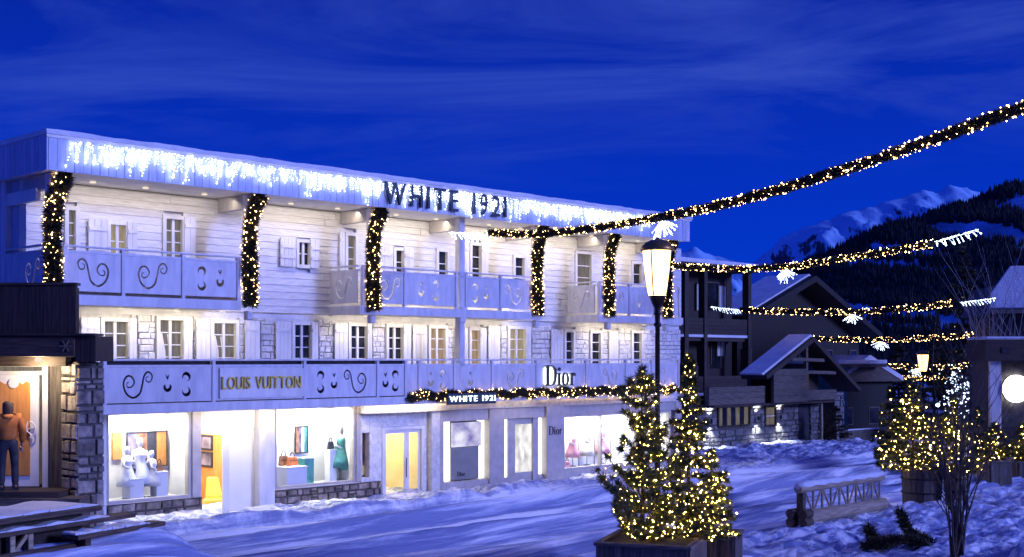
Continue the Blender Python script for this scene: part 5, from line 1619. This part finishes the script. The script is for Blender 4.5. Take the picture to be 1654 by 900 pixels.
t, top = box_planter('large square timber planter with two lit firs in the foreground', 1054, 23.6, 1.68, 0.66, -0.33, snowy=False)
T1 = thing('pine_tree', 'tufted pine wound with warm lights in the foreground planter', 'tree', (CX(1036, 23.7), 23.6, top.z - 0.05), 0.4)
conifer(T1, 3.3, 0.72, 101, 14, 9, 'needle2', droop=0.10, z0=0.04, pw=0.6, nper=32, nlen=0.15, nwid=0.022, bulbs=560, bulb_r=0.0122, up=0.30, tuft=True, trunk_r=0.05, ragged=0.36)
T2 = thing('fir_tree', 'slender-topped fir wound with warm lights right of the foreground pine', 'tree', (CX(1112, 24.0), 24.0, top.z - 0.05), 1.3)
conifer(T2, 3.6, 0.76, 102, 19, 9, 'needle2', droop=0.10, z0=0.04, pw=1.15, nper=36, nlen=0.11, nwid=0.020, bulbs=600, bulb_r=0.0122, up=0.10, trunk_r=0.045, ragged=0.30)
t2, top2 = box_planter('smaller timber planter behind the right corner of the large one', 1152, 25.0, 0.95, 0.62, -0.33)
T3 = thing('fir_tree', 'low bushy lit fir at the lower right of the foreground pair', 'tree', (CX(1150, 24.9), 24.9, top2.z - 0.05), 0.1)
conifer(T3, 1.75, 0.52, 103, 11, 9, 'needle2', droop=0.06, z0=0.03, pw=0.8, nper=32, nlen=0.11, nwid=0.020, bulbs=300, bulb_r=0.015, up=0.12, trunk_r=0.03, ragged=0.3)

# ================================================================== LOG RAIL ACROSS THE STREET
def gpt(px, py):
    D = 8471.0 / (py - HZP); return Vector((CX(px, D), D, 0))


a, b = gpt(1296, 868), gpt(1424, 840)
rl = thing('log_rail', 'snow-topped rustic log rail beside the road with zigzag bars', 'railing', (a.x, a.y, gh(a.x, a.y) + 0.02), math.atan2(b.y - a.y, b.x - a.x))
L = (b - a).length; dz = gh(b.x, b.y) - gh(a.x, a.y)
def rp(s, z): return (s * L, 0, z + dz * s)
MB().tube([rp(-.02, .16), rp(.3, .165), rp(.7, .16), rp(1.03, .16)], [.17, .165, .16, .15], 14).build('base_log', 'log', rl)
MB().tube([rp(-.05, .86), rp(.5, .865), rp(1.0, .86)], [.105, .10, .10], 12).build('top_log', 'log', rl)
sn = MB(); pts = [rp(s, .93) for s in np.linspace(-.05, 1.0, 20)]
sn.tube(pts, [.08] + [.10 + .012 * math.sin(i * 2.1) for i in range(18)] + [.08], 10); sn.build('snow_cap', 'snow', rl, smooth=True)
nb = 9
for k in range(nb + 1):
    s = 0.02 + 0.95 * k / nb
    MB().tube([rp(s, .28), rp(s, .80)], .032, 8).build('bar', 'log', rl)
    if k < nb:
        s2 = 0.02 + 0.95 * (k + 1) / nb
        lo, hi = (s + .012, s2 - .012) if k % 2 else (s2 - .012, s + .012)
        MB().tube([rp(lo, .30), rp(hi, .78)], .026, 8).build('brace', 'log', rl)
MB().box(-.13, .02, -.09, .09, .2, .78).build('end_post', 'dlog', rl, bevel=0.015)
for z, w in ((.08, .30), (.28, .27)):
    for y in (-.16, .16):
        MB().tube([(-.30, y, z), (.06, y, z)], .115, 12).build('cross_log', 'dlog', rl)

# ================================================================== BARREL PLANTERS AND LIT FIRS ON THE RIGHT
def barrel(label, px, py, dia, h, mat='gwoodv', taper=0.08, hoop='dwood'):
    p = gpt(px, py); g = gh(p.x, p.y)
    t = thing('barrel_planter', label, 'planter', (p.x, p.y, g), 0.3, 'round planters')
    n = 18; r0, r1 = dia / 2 * (1 - taper), dia / 2
    for k in range(n):
        a0, a1 = 2 * PI * k / n + .012, 2 * PI * (k + 1) / n - .012
        v = []
        for z, r in ((-0.1, r0), (h + .004 * (k % 3), r1)):
            for (q, rr) in ((a0, r), (a1, r), (a1, r - .05), (a0, r - .05)): v.append((rr * math.cos(q), rr * math.sin(q), z))
        MB().hexa([v[0], v[1], v[2], v[3], v[4], v[5], v[6], v[7]]).build('stave', mat, t)
    for f in (.30, .72):
        r = r0 + (r1 - r0) * f + .006; z = h * f
        MB().tube([(r * math.cos(q), r * math.sin(q), z) for q in np.linspace(0, 2 * PI, 37)], .03, 6, False).build('hoop', hoop, t)
    MB().lathe([(0, h - .12), (r1 - .06, h - .12), (r1 - .06, h - .06), (0, h - .05)], 18).build('snow_layer', 'snow', t)
    return Vector((p.x, p.y, g + h - 0.1))


def lit_fir(label, top, H, R, seed, bulbs, br=0.0165, name='fir_tree', dx=0.0, mat='needle2', nper=26, tiers=14):
    t = thing(name, label, 'tree', (top.x + dx, top.y, top.z), seed, 'lit firs in planters')
    conifer(t, H, R, seed, tiers, 7, mat, droop=0.08, z0=0.03, pw=0.75, nper=nper, nlen=0.14, nwid=0.028, bulbs=bulbs, bulb_r=br, up=0.14, trunk_r=0.05, ragged=0.32)


tp = barrel('wide hooped wooden barrel planter right of the log rail', 1489, 818, 1.15, 0.95)
lit_fir('tall lit fir in the wide barrel planter right of the log rail', tp, 2.55, 0.98, 111, 330, dx=-0.25)
tp = barrel('bluish tapered tub planter behind the bare shrub', 1543, 821, 0.68, 0.86, 'gwoodv', 0.22, 'black')
lit_fir('lit fir in the bluish tub behind the bare shrub', tp, 2.05, 0.60, 112, 260)
t, tp = box_planter('low timber planter left of the sandwich board', 1606, 41.6, 0.75, 0.66, 0.2)
lit_fir('short lit fir in the low timber planter left of the sandwich board', tp, 1.25, 0.50, 113, 170)
t, tp = box_planter('timber planter at the right edge of the picture', 1652, 43.5, 0.95, 0.60, 0.2)
lit_fir('short lit fir in the planter at the right edge of the picture', tp, 1.3, 0.62, 114, 170)
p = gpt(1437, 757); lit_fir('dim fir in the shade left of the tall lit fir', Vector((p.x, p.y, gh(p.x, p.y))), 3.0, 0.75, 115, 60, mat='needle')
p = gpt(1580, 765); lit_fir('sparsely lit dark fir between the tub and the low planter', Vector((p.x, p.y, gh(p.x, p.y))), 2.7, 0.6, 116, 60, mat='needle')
# sandwich board
p = gpt(1630, 775)
t = thing('sandwich_board', 'small pale sandwich board standing on the snow by the planters', 'sign', (p.x, p.y, gh(p.x, p.y)), 0.15)
for sy in (-1, 1):
    m = MB()
    m.hexa([(-.25, sy * .20 - .012, 0), (.25, sy * .20 - .012, 0), (.25, sy * .20 + .012, 0), (-.25, sy * .20 + .012, 0), (-.20, sy * .03 - .012, .72), (.20, sy * .03 - .012, .72), (.20, sy * .03 + .012, .72), (-.20, sy * .03 + .012, .72)])
    m.prism(ellipse(0, .72, .20, .14, 0, 180, 12), sy * .03 - .011, sy * .03 + .011)
    o = m.build('board_frame', 'white', t)
    MB().hexa([(-.19, sy * .19 - .02, .08), (.19, sy * .19 - .02, .08), (.19, sy * .19 + .02, .08), (-.19, sy * .19 + .02, .08), (-.15, sy * .045 - .02, .68), (.15, sy * .045 - .02, .68), (.15, sy * .045 + .02, .68), (-.15, sy * .045 + .02, .68)]).build('board_face', 'dark', o)

# ================================================================== BARE SHRUBS AND TREES
def bare(label, base, stems, H, spread, mat, seed, r0=0.03, depth=2, name='bare_shrub', cat='shrub', lean=(0, 0)):
    rg = random.Random(seed); t = thing(name, label, cat, base, 0)
    for s in range(stems):
        m = MB(); an = rg.uniform(0, 2 * PI); sp = rg.uniform(.2, 1) * spread; h = H * rg.uniform(.6, 1)
        p0 = Vector((rg.uniform(-.18, .18) * spread * 3, rg.uniform(-.18, .18) * spread * 3, -0.1)); d = Vector((math.cos(an) * sp + lean[0], math.sin(an) * sp + lean[1], 1)).normalized()

        def grow(p, d, L, r, lv):
            pts = [p]; rr = [r]; n = 6
            for k in range(n):
                d = (d + Vector((rg.uniform(-.10, .10), rg.uniform(-.10, .10), rg.uniform(0, .08)))).normalized()
                p = p + d * L / n; pts.append(p); rr.append(r * (1 - .85 * (k + 1) / n))
                if lv > 0 and k >= 1 and rg.random() < .85:
                    a = rg.uniform(0, 2 * PI); side = Vector((math.cos(a), math.sin(a), rg.uniform(.2, .9))).normalized()
                    grow(p, (d * .55 + side * .6).normalized(), L * rg.uniform(.25, .45), r * .55 * (1 - .5 * k / n), lv - 1)
            m.tube(pts, rr, 5, False)
        grow(p0, d, h, r0 * rg.uniform(.6, 1.1), depth)
        m.build('stem', mat, t)
    return t


bx_ = CX(1548, 25.4); bare('dark leafless many-stemmed shrub in the right foreground', (bx_, 25.4, gh(bx_, 25.4)), 15, 4.3, 0.22, 'twig', 5, 0.034, 2)
p = W(1601, 600, 58); bare('pale slender-stemmed bare tree left of the round glowing sign', (p.x, p.y, gh(p.x, p.y)), 14, 8.6, 0.10, 'birch', 8, 0.05, 1, 'bare_tree', 'tree')
p = W(1650, 600, 52); bare('bare branching tree above the building with the round glowing sign', (p.x, p.y, gh(p.x, p.y)), 6, 7.6, 0.28, 'birch', 9, 0.06, 2, 'bare_tree', 'tree')
# fallen evergreen branches in the snow
rng = np.random.RandomState(5)
for k, (px, py, rz, hh, lab) in enumerate(((1470, 885, 0.5, .62, 'dark evergreen branch sticking up out of the snow at the bottom right'), (1418, 893, 2.2, .42, 'small dark evergreen sprig left of the larger branch'), (1452, 899, 1.4, .2, 'low dark evergreen branch lying in the snow at the bottom edge'))):
    p = gpt(px, py); t = thing('evergreen_branch', lab, 'branch', (p.x, p.y, gh(p.x, p.y)), 0)
    C = catmull([(0.45, 0, -.05), (0.25, 0, .06 * hh), (0.0, 0.05, .35 * hh), (-.18, 0.08, hh)] if hh > .3 else [(-.7, 0, .05), (-.3, 0, .14), (.2, .05, .16), (.6, 0, .05)], 8)
    MB().tube([tuple(c) for c in C], np.linspace(.02, .006, len(C)), 6).build('stem', 'bark', t)
    k_ = rng.randint(0, len(C), 2600); d = rng.normal(0, 1, (2600, 3)) + np.array((-.6, 0, .7)); d /= np.linalg.norm(d, axis=1)[:, None]
    add_needles('needles', needle_arr(C[k_] + rng.normal(0, .03, (2600, 3)), d, .19, .028, rng), 'garland', t)

# ================================================================== FAR STONE CHALET
CU, CV = 46.6, -33.6
base = street(CU, CV)
fc = thing('stone_chalet', 'low stone chalet with a dark gabled porch roof at the far end of the street', 'building', (base.x, base.y, 0), TH)
def FP(px, py, dv=0.0):
    r = Vector(((px - CXP) / FPX, 1, (HZP - py) / FPX)); t_ = (CV + dv) / NV.dot(r); q = r * t_
    return DV.dot(q) - CU, CAMZ + q.z
def fa(px): return FP(px, 580)[0]
def fz(px, py): return FP(px, py)[1]
def fb(name, mat, x0, x1, y0, y1, z0, z1, parent=None, bevel=0.0):
    return MB().box(x0, x1, y0, y1, z0, z1).build(name, mat, parent or fc, bevel=bevel)


zpar0, zpar1 = 1.80, 2.62
wins = [(fa(1160), fa(1212), 0.72, 1.70), (fa(1236), fa(1254), 0.62, 1.62), (fa(1291), fa(1308), -1, 1.7)]
sw = fb('stone_wall', 'mortar', fa(1128), fa(1342), 0.08, 0.5, -1.0, 1.78)
stones_on(sw, wins, fa(1128), fa(1326), -0.55, 1.78, 0.08, 'gstone', 0.55, 0.27, 77, 0.07)
for (x0, x1, z0, z1) in wins[:2]:
    w = MB(); w.box(x0, x0 + .08, -.02, .075, z0, z1); w.box(x1 - .08, x1, -.02, .075, z0, z1); w.box(x0 + .081, x1 - .081, -.02, .075, z1 - .08, z1); w.box(x0 + .081, x1 - .081, -.02, .075, z0, z0 + .08)
    n = 7 if x1 - x0 > 1 else 2; 
    wo = w.build('window', 'dwood', fc); pwid = (x1 - x0 - .16) / n
    for k in range(n):
        MB().box(x0 + .082 + k * pwid + .01, x0 + .08 + (k + 1) * pwid - .03, .05, .07, z0 + .082, z1 - .082).build('pane', 'wdim' if k % 2 == 0 or n == 2 else 'dglass', wo)
    if n == 2: MB().box(x0 + .08, x1 - .08, .02, .049, (z0 + z1) / 2 - .02, (z0 + z1) / 2 + .02).build('muntin', 'white', wo)
fb('doorway', 'dark', wins[2][0], wins[2][1], 0.02, 0.075, -0.8, 1.7)
MB().tube([((fa(1312)), -0.5, -.9), (fa(1312) + .04, -0.5, 0.5), (fa(1312), -.5, 1.8)], .09, 8).build('log_post', 'log', fc)
pr = fb('timber_parapet', 'gwood', fa(1128), fa(1220), -0.55, -0.45, zpar0, zpar1)
for k in range(3): fb('plank', 'gwood', fa(1128), fa(1219.5), -0.60, -0.551, zpar0 + k * .275 + .006, zpar0 + (k + 1) * .275 - .006, pr)
pr2 = fb('timber_parapet', 'gwood', fa(1221), fa(1276), -0.95, -0.85, zpar0, 3.42)
for k in range(5): fb('plank', 'gwood', fa(1221), fa(1275.5), -1.0, -0.951, zpar0 + k * .325 + .006, zpar0 + (k + 1) * .325 - .006, pr2)
fb('porch_beam', 'gwood', fa(1277), fa(1326), -0.9, -0.6, zpar0 + .05, zpar0 + .55)
fb('porch_ceiling', 'dwood', fa(1128), fa(1326), -0.84, 0.079, zpar0 - .10, zpar0 - .001)
tw = fb('stone_pier', 'mortar', fa(1328), fa(1343), -0.7, 0.078, -1.0, 2.2)
stones_on(tw, [], fa(1328), fa(1343), -0.6, 2.2, -0.7, 'gstone', 0.4, 0.26, 78, 0.06)
fb('upper_wall', 'dwood', fa(1222), fa(1330), 0.3, 0.5, 1.79, 3.3)
fb('upper_window', 'porchglass', fa(1284), fa(1312), 0.2, 0.29, 2.1, 3.2)
MB().prism([(fa(1238), 3.62), (fa(1262), 3.62), (fa(1250), 4.0)], 0.0, 0.05).build('gable_light', 'wlit', fc)
# gable roof, ridge square to the street
ap = (fa(1281), 4.75); le = (fa(1205), 2.95); re_ = (fa(1356), 2.2)
for (p, q), nm in (((ap, le), 'left'), ((ap, re_), 'right')):
    dx, dz_ = q[0] - p[0], q[1] - p[1]; ln = math.hypot(dx, dz_); nx_, nz_ = -dz_ / ln, dx / ln
    if nz_ < 0: nx_, nz_ = -nx_, -nz_
    th = .20
    R = MB().prism([(p[0], p[1]), (q[0], q[1]), (q[0] + nx_ * th, q[1] + nz_ * th), (p[0], p[1] + th * 1.2)], -1.2, 0.25).build('roof_slope', 'dwood', fc)
    MB().prism([(p[0], p[1] + .25), (q[0] + nx_ * (th + .01), q[1] + nz_ * (th + .01)), (q[0] + nx_ * (th + .25), q[1] + nz_ * (th + .10)), (p[0], p[1] + .38)], -1.0, 0.25).build('roof_snow', 'snow', R)
for k, f in enumerate((0.3, 0.55)):
    MB().bar((ap[0] + (le[0] - ap[0]) * f * 1.3, -0.9, ap[1] + (le[1] - ap[1]) * f * 1.3 - .15), (ap[0] + (re_[0] - ap[0]) * f, -0.9, ap[1] + (re_[1] - ap[1]) * f - .15), .14, .16).build('tie_beam', 'gwood', fc)
fb('king_post', 'gwood', ap[0] - .09, ap[0] + .09, -0.8, -0.64, 3.3, ap[1] - .1)
fb('chalet_body', 'dwood', fa(1210), fa(1338), 0.52, 0.9, -1, 2.3)
for px in (1146, 1222, 1258):
    a = fa(px); MB().lathe([(.0, .1), (.06, .1), (.06, -.1), (0, -.1)], 10, (a, -0.12, 1.05)).build('wall_lamp', 'black', fc)
    light('wall_light', fc, (a, -0.15, 1.22), 150, (.86, .90, 1), .03, 'SPOT', (PI, 0, 0), spot=105)
    light('wall_light', fc, (a, -0.15, 0.88), 170, (.86, .90, 1), .03, 'SPOT', (0, 0, 0), spot=105)

# ================================================================== DARK TIMBER HOTEL BEHIND
KU, KV = 49.6, -39.5
base = street(KU, KV)
kb = thing('timber_apartments', 'dark timber building with tall posts and balconies beyond the white hotel', 'building', (base.x, base.y, 0), TH)
def ka(px):
    r = Vector(((px - CXP) / FPX, 1, 0)); return DV.dot(r * (KV / NV.dot(r))) - KU
def kz(px, py):
    r = Vector(((px - CXP) / FPX, 1, (HZP - py) / FPX)); return CAMZ + r.z * (KV / NV.dot(r))
def kbx(name, mat, x0, x1, y0, y1, z0, z1, parent=None): return MB().box(x0, x1, y0, y1, z0, z1).build(name, mat, parent or kb)


ka1 = ka(1211)
ztop = 9.0
kbx('wall', 'dwood', -1.5, ka1, 1.2, 8.0, -1.5, ztop - .3)
rf = kbx('roof', 'dwoodh', -1.6, ka1 + .1, -0.5, 8.2, ztop - .29, ztop - .05)
MB().box(-1.6, ka1 + .15, -0.55, 8.2, ztop - .049, ztop + .2).build('roof_snow', 'snow', rf, bevel=0.06, seg=2)
for px, w in ((1102, .34), (1133, .28), (1204, .30)):
    a = ka(px); kbx('post', 'dwood', a - w / 2, a + w / 2, -0.3, 0.1, -1.5, ztop - .3)
zs_ = [kz(1165, 540), kz(1165, 448), kz(1165, 632)]
for k, py in enumerate((548, 640, 735)):
    z0 = kz(1165, py)
    kbx('balcony_slab', 'dwoodh', -1.5, ka1 - .3, -0.1, 1.19, z0 - .12, z0 + .08)
    bl = kbx('balustrade', 'dwood', -1.5, ka1 - .3, -0.2, -0.12, z0 + .15, z0 + 1.1)
    for q in range(5): kbx('plank', 'dwood', -1.5, ka1 - .31, -0.235, -0.201, z0 + .16 + q * .19, z0 + .16 + q * .19 + .175, bl)
    MB().box(-1.45, ka1 - .32, -0.24, -0.1, z0 + .081, z0 + .22).build('snow_layer', 'snow', bl)
for (xp, y0, y1, mt) in ((1115, 455, 495, 'curtain'), (1145, 457, 500, 'curtain'), (1180, 460, 497, 'curtain'), (1152, 550, 590, 'dglass'), (1178, 548, 575, 'curtain'), (1165, 455, 500, 'dglass'), (1168, 550, 595, 'dglass')):
    a = ka(xp) + .8; z1, z0 = kz(xp, y0), kz(xp, y1); w = .38 if mt == 'curtain' else .55
    yw = 1.12 if mt == 'curtain' else 1.15
    m = MB(); m.box(a - w - .06, a - w, yw - .05, 1.19, z0, z1); m.box(a + w, a + w + .06, yw - .05, 1.19, z0, z1); m.box(a - w, a + w, yw - .05, 1.19, z1, z1 + .06)
    wo = m.build('window', 'gwood', kb)
    MB().box(a - w + .002, a + w - .002, yw, yw + .02, z0, z1 - .002).build('pane', mt, wo)
kbx('chimney', 'dwood', ka(1108), ka(1118), 1.5, 2.2, ztop + .1, ztop + .9)

# bigger chalet behind, gable towards the street
base = street(62.0, -41.0)
gb = thing('gabled_chalet', 'large dark chalet with a steep gable behind the low stone chalet', 'building', (base.x, base.y, -2.0), TH)
def ga(px, py):
    r = Vector(((px - CXP) / FPX, 1, (HZP - py) / FPX)); q = r * (-41.0 / NV.dot(r)); return DV.dot(q) - 62.0, CAMZ + q.z + 2.0
apx, apz = ga(1300, 456); lx, lz = ga(1195, 520); rx, rz_ = ga(1408, 548)
MB().prism([(lx + .6, -1), (rx - .6, -1), (rx - .6, rz_ - .2), (apx, apz - .4), (lx + .6, lz - .2)], 0.6, 2.6).build('wall', 'ddwood', gb)
for q in ((lx, lz), (rx, rz_)):
    R = MB().prism([(apx, apz), q, (q[0], q[1] + .35), (apx, apz + .38)], -0.8, 2.8).build('roof_slope', 'ddwood', gb)
    MB().prism([(apx, apz + .39), (q[0], q[1] + .36), (q[0], q[1] + .46), (apx, apz + .50)], -0.3, 2.8).build('roof_snow', 'snow', R)
for k in range(5):
    x = lx + 1.5 + k * (rx - lx - 3) / 4; z0_ = 5.2
    m = MB(); m.box(x - .5, x - .42, .5, .59, z0_, z0_ + 1.3); m.box(x + .42, x + .5, .5, .59, z0_, z0_ + 1.3); m.box(x - .419, x + .419, .5, .59, z0_ + 1.22, z0_ + 1.3)
    wo = m.build('window', 'gwood', gb); MB().box(x - .418, x + .418, .55, .58, z0_, z0_ + 1.219).build('pane', 'dglass', wo)
MB().box(lx + .8, rx - .8, -0.5, -0.4, 4.0, 4.9).build('balustrade', 'gwood', gb)
MB().box(lx + .8, rx - .8, -0.39, 0.59, 3.9, 4.1).build('balcony_slab', 'dwood', gb)
# narrow house end, the teal light on it painted into the wall colour
p = W(1356, 640, 74); t = thing('rendered_house', 'narrow house end with teal light painted into its wall, beside the dark gabled chalet', 'building', (p.x, p.y, -3), TH)
MB().box(-0.5, 1.0, 0, 5, 0, 6.4).build('wall', 'teallit', t)
R = MB().box(-0.7, 5.2, -0.3, 5.3, 6.401, 6.6).build('roof', 'roof', t); MB().box(-0.7, 5.2, -0.35, 5.3, 6.601, 6.85).build('roof_snow', 'snow', R, bevel=0.05)
MB().box(0.2, 0.7, -0.05, -.001, 3.6, 4.6).build('window', 'dglass', t)
# dark shed and plank fence beyond the crest
p = W(1392, 640, 78); t = thing('timber_shed', 'dark low timber house under a snowy roof right of the stone chalet', 'building', (p.x, p.y, -2.6), TH - 0.3)
wl_ = MB().box(-2.2, 2.6, 0, 5, 0, 5.2).build('wall', 'ddwood', t)
R = MB().prism([(-2.6, 5.1), (3.0, 5.1), (0.2, 6.4)], -0.5, 5.4).build('roof', 'gwood', t)
for sgn in (-1, 1):
    MB().prism([(0.2, 6.41), (0.2 + sgn * 2.8, 5.11), (0.2 + sgn * 2.8, 5.4), (0.2, 6.75)], -0.55, 5.4).build('roof_snow', 'snow', R)
for k in range(2):
    x = -1.2 + 2.2 * k; wo = MB().box(x - .45, x + .45, -.04, -.001, 2.4, 3.5).build('window', 'gwood', t); MB().box(x - .38, x + .38, -.06, -.041, 2.47, 3.43).build('pane', 'dglass', wo)
a, b = gpt(1362, 706), gpt(1420, 702)
t = thing('plank_fence', 'weathered plank fence at the far crest of the road', 'fence', (a.x, a.y, gh(a.x, a.y)), math.atan2(b.y - a.y, b.x - a.x))
L = (b - a).length; n = 16
for k in range(n): MB().box(k * L / n + .01, (k + 1) * L / n - .01, 0, .03, -.2, .62 + .02 * (k % 3)).build('plank', 'gwood', t)
MB().box(0, L, .031, .07, .35, .45).build('rail', 'gwood', t)
MB().box(-.02, L + .02, -.02, .06, .66, .74).build('snow_layer', 'snow', t, bevel=0.02)
p = gpt(1350, 716); t = thing('fir_tree', 'small dark unlit fir at the corner of the stone chalet', 'tree', (p.x, p.y, gh(p.x, p.y)), 0)
conifer(t, 1.75, 0.62, 131, 9, 7, 'garland', nper=16, nlen=.14, nwid=.026, trunk_r=.05, pw=0.7)
p = W(1556, 600, 92); t = thing('tall_fir_tree', 'tall dark fir with scattered lights rising behind the right-hand planters', 'tree', (p.x, p.y, gh(p.x, p.y)), 0)
conifer(t, W(1556, 398, 92).z - gh(p.x, p.y), 2.6, 132, 22, 8, 'garland', nper=9, nlen=.42, nwid=.09, trunk_r=.2, pw=0.9, bulbs=150, bulb_r=.045, bmat='dimwarm') if M.setdefault('dimwarm', emit_mat('dim_tree_bulb', (1.0, 0.75, 0.45), 1.6, 'NONE', 0.7)) else None
for k, (px, D, yt, lab) in enumerate(((1508, 125, 520, 'dark far fir left of the tall lit fir'), (1590, 120, 505, 'dark far fir right of the tall lit fir'), (1452, 135, 545, 'dark far fir above the far end of the street'), (1645, 150, 440, 'dark far fir at the right edge of the picture'))):
    p = W(px, 600, D); g = gh(p.x, p.y); t = thing('tall_fir_tree', lab, 'tree', (p.x, p.y, g), k)
    conifer(t, W(px, yt, D).z - g, 3.0, 140 + k, 20, 7, 'garland', nper=8, nlen=.55, nwid=.12, trunk_r=.2, pw=0.9)

# ================================================================== BUILDING AT THE RIGHT EDGE
rb = thing('corner_shop', 'dark timber shop with a pale pillar and round glowing sign at the right edge', 'building', (CX(1600, 46), 46, 0), 0)
ox, oy = CX(1600, 46), 46
def rbx(name, mat, px0, px1, y0, y1, py0, py1, parent=None, bevel=0.0):
    return MB().box(CX(px0, 46) - ox, CX(px1, 46) - ox, y0, y1, CZ(py1, 46), CZ(py0, 46)).build(name, mat, parent or rb, bevel=bevel)


rbx('timber_wall', 'gwoodv', 1594, 1596, 0.0, 1.5, 583, 775)
rbx('roof_beam', 'dwoodh', 1585, 1760, -0.4, 1.5, 549, 582.8)
rs_ = rbx('roof_snow', 'snow', 1584, 1760, -0.45, 1.5, 544, 548.9, bevel=0.05)
rbx('pale_pillar', 'white', 1596.3, 1615, -0.15, 0.3, 583, 775, bevel=0.02)
rbx('panel_wall', 'roof', 1616, 1760, 0.1, 1.5, 583, 690)
rbx('counter', 'dwood', 1616, 1760, -0.1, 1.5, 690.2, 775)
rbx('beam_recess', 'dark', 1611, 1624, -0.43, -0.401, 561, 570)
sgn = thing('round_sign', 'round glowing white sign on the grey wall of the corner shop', 'sign', (CX(1640, 45.9), 45.9, CZ(628, 45.9)), 0)
M['disc'] = emit_mat('round_sign_light', (1.0, 0.98, 0.96), 6.0)
o = MB().lathe([(0, 0), (.50, 0), (.50, .10), (0, .10)], 40).build('light_disc', 'disc', sgn); o.rotation_euler = (PI / 2, 0, 0)
o = MB().tube([(0, 0, z) for z in (-.06, .115)], .52, 40, False).build('rim', 'black', sgn); o.rotation_euler = (PI / 2, 0, 0)
MB().bar((0, 0, 0), (0, 0.25, 0), .1, .1).build('bracket', 'black', sgn)
p = W(1640, 500, 66); t = thing('snowy_roofed_house', 'house with a thick snow roof above the corner shop', 'building', (p.x, p.y, 0), -0.15)
MB().box(-0.9, 8, 0, 7, -2, 6.6).build('wall', 'dwood', t)
R = MB().prism([(-1.4, 6.3), (8.4, 6.3), (8.4, 8.0), (-0.6, 7.9)], -0.9, 7.2).build('roof', 'gwood', t)
MB().prism([(-1.5, 6.55), (8.5, 6.55), (8.5, 8.8), (-0.5, 8.75), (-1.5, 7.3)], -1.0, -0.91).build('roof_snow', 'snow', R, bevel=.05)
wo = MB().box(0.3, 1.3, -.05, -.001, 3.4, 4.8).build('window', 'gwood', t); MB().box(.38, 1.22, -.07, -.051, 3.48, 4.72).build('pane', 'dglass', wo)
# bluish floodlight shining from the far end of the street
p = W(1514, 656, 84); g = gh(p.x, p.y)
t = thing('floodlight', 'small cold white floodlight on a post behind the lit firs', 'lamp', (p.x, p.y, g), 0)
h = p.z - g
MB().tube([(0, 0, 0), (0, 0, h - .1)], .05, 8).build('pole', 'black', t); MB().box(-.2, .2, -.08, .08, h - .1, h + .25).build('housing', 'black', t)
M['flood'] = emit_mat('floodlight_face', (.55, .80, 1.0), 20.0)
o = MB().lathe([(0, 0), (.12, 0), (.12, .02), (0, .02)], 16).build('lens', 'flood', t); o.location = (0, -.082, h + .07); o.rotation_euler = (PI / 2, 0, 0)
p = W(1544, 690, 86); t = thing('led_tree', 'small bare tree wrapped in cold white lights behind the lit firs', 'tree', (p.x, p.y, gh(p.x, p.y)), 0)
rng = np.random.RandomState(9)
MB().tube([(0, 0, 0), (0, 0, 2), (.1, 0, 4)], [.12, .08, .03], 6).build('trunk', 'bark', t)
Q = rng.normal(0, 1, (170, 3)) * np.array((.55, .55, .95)) + np.array((.25, 0, W(1544, 640, 86).z - t.location.z)); add_bulbs(Q, .055, 'led', t, rng, 'led_lights')
lm = MB()
for q in Q[::6]: lm.tube([(0, 0, 2.0), tuple(q)], [.03, .008], 4, False)
lm.build('limbs', 'bark', t, kind='stuff')
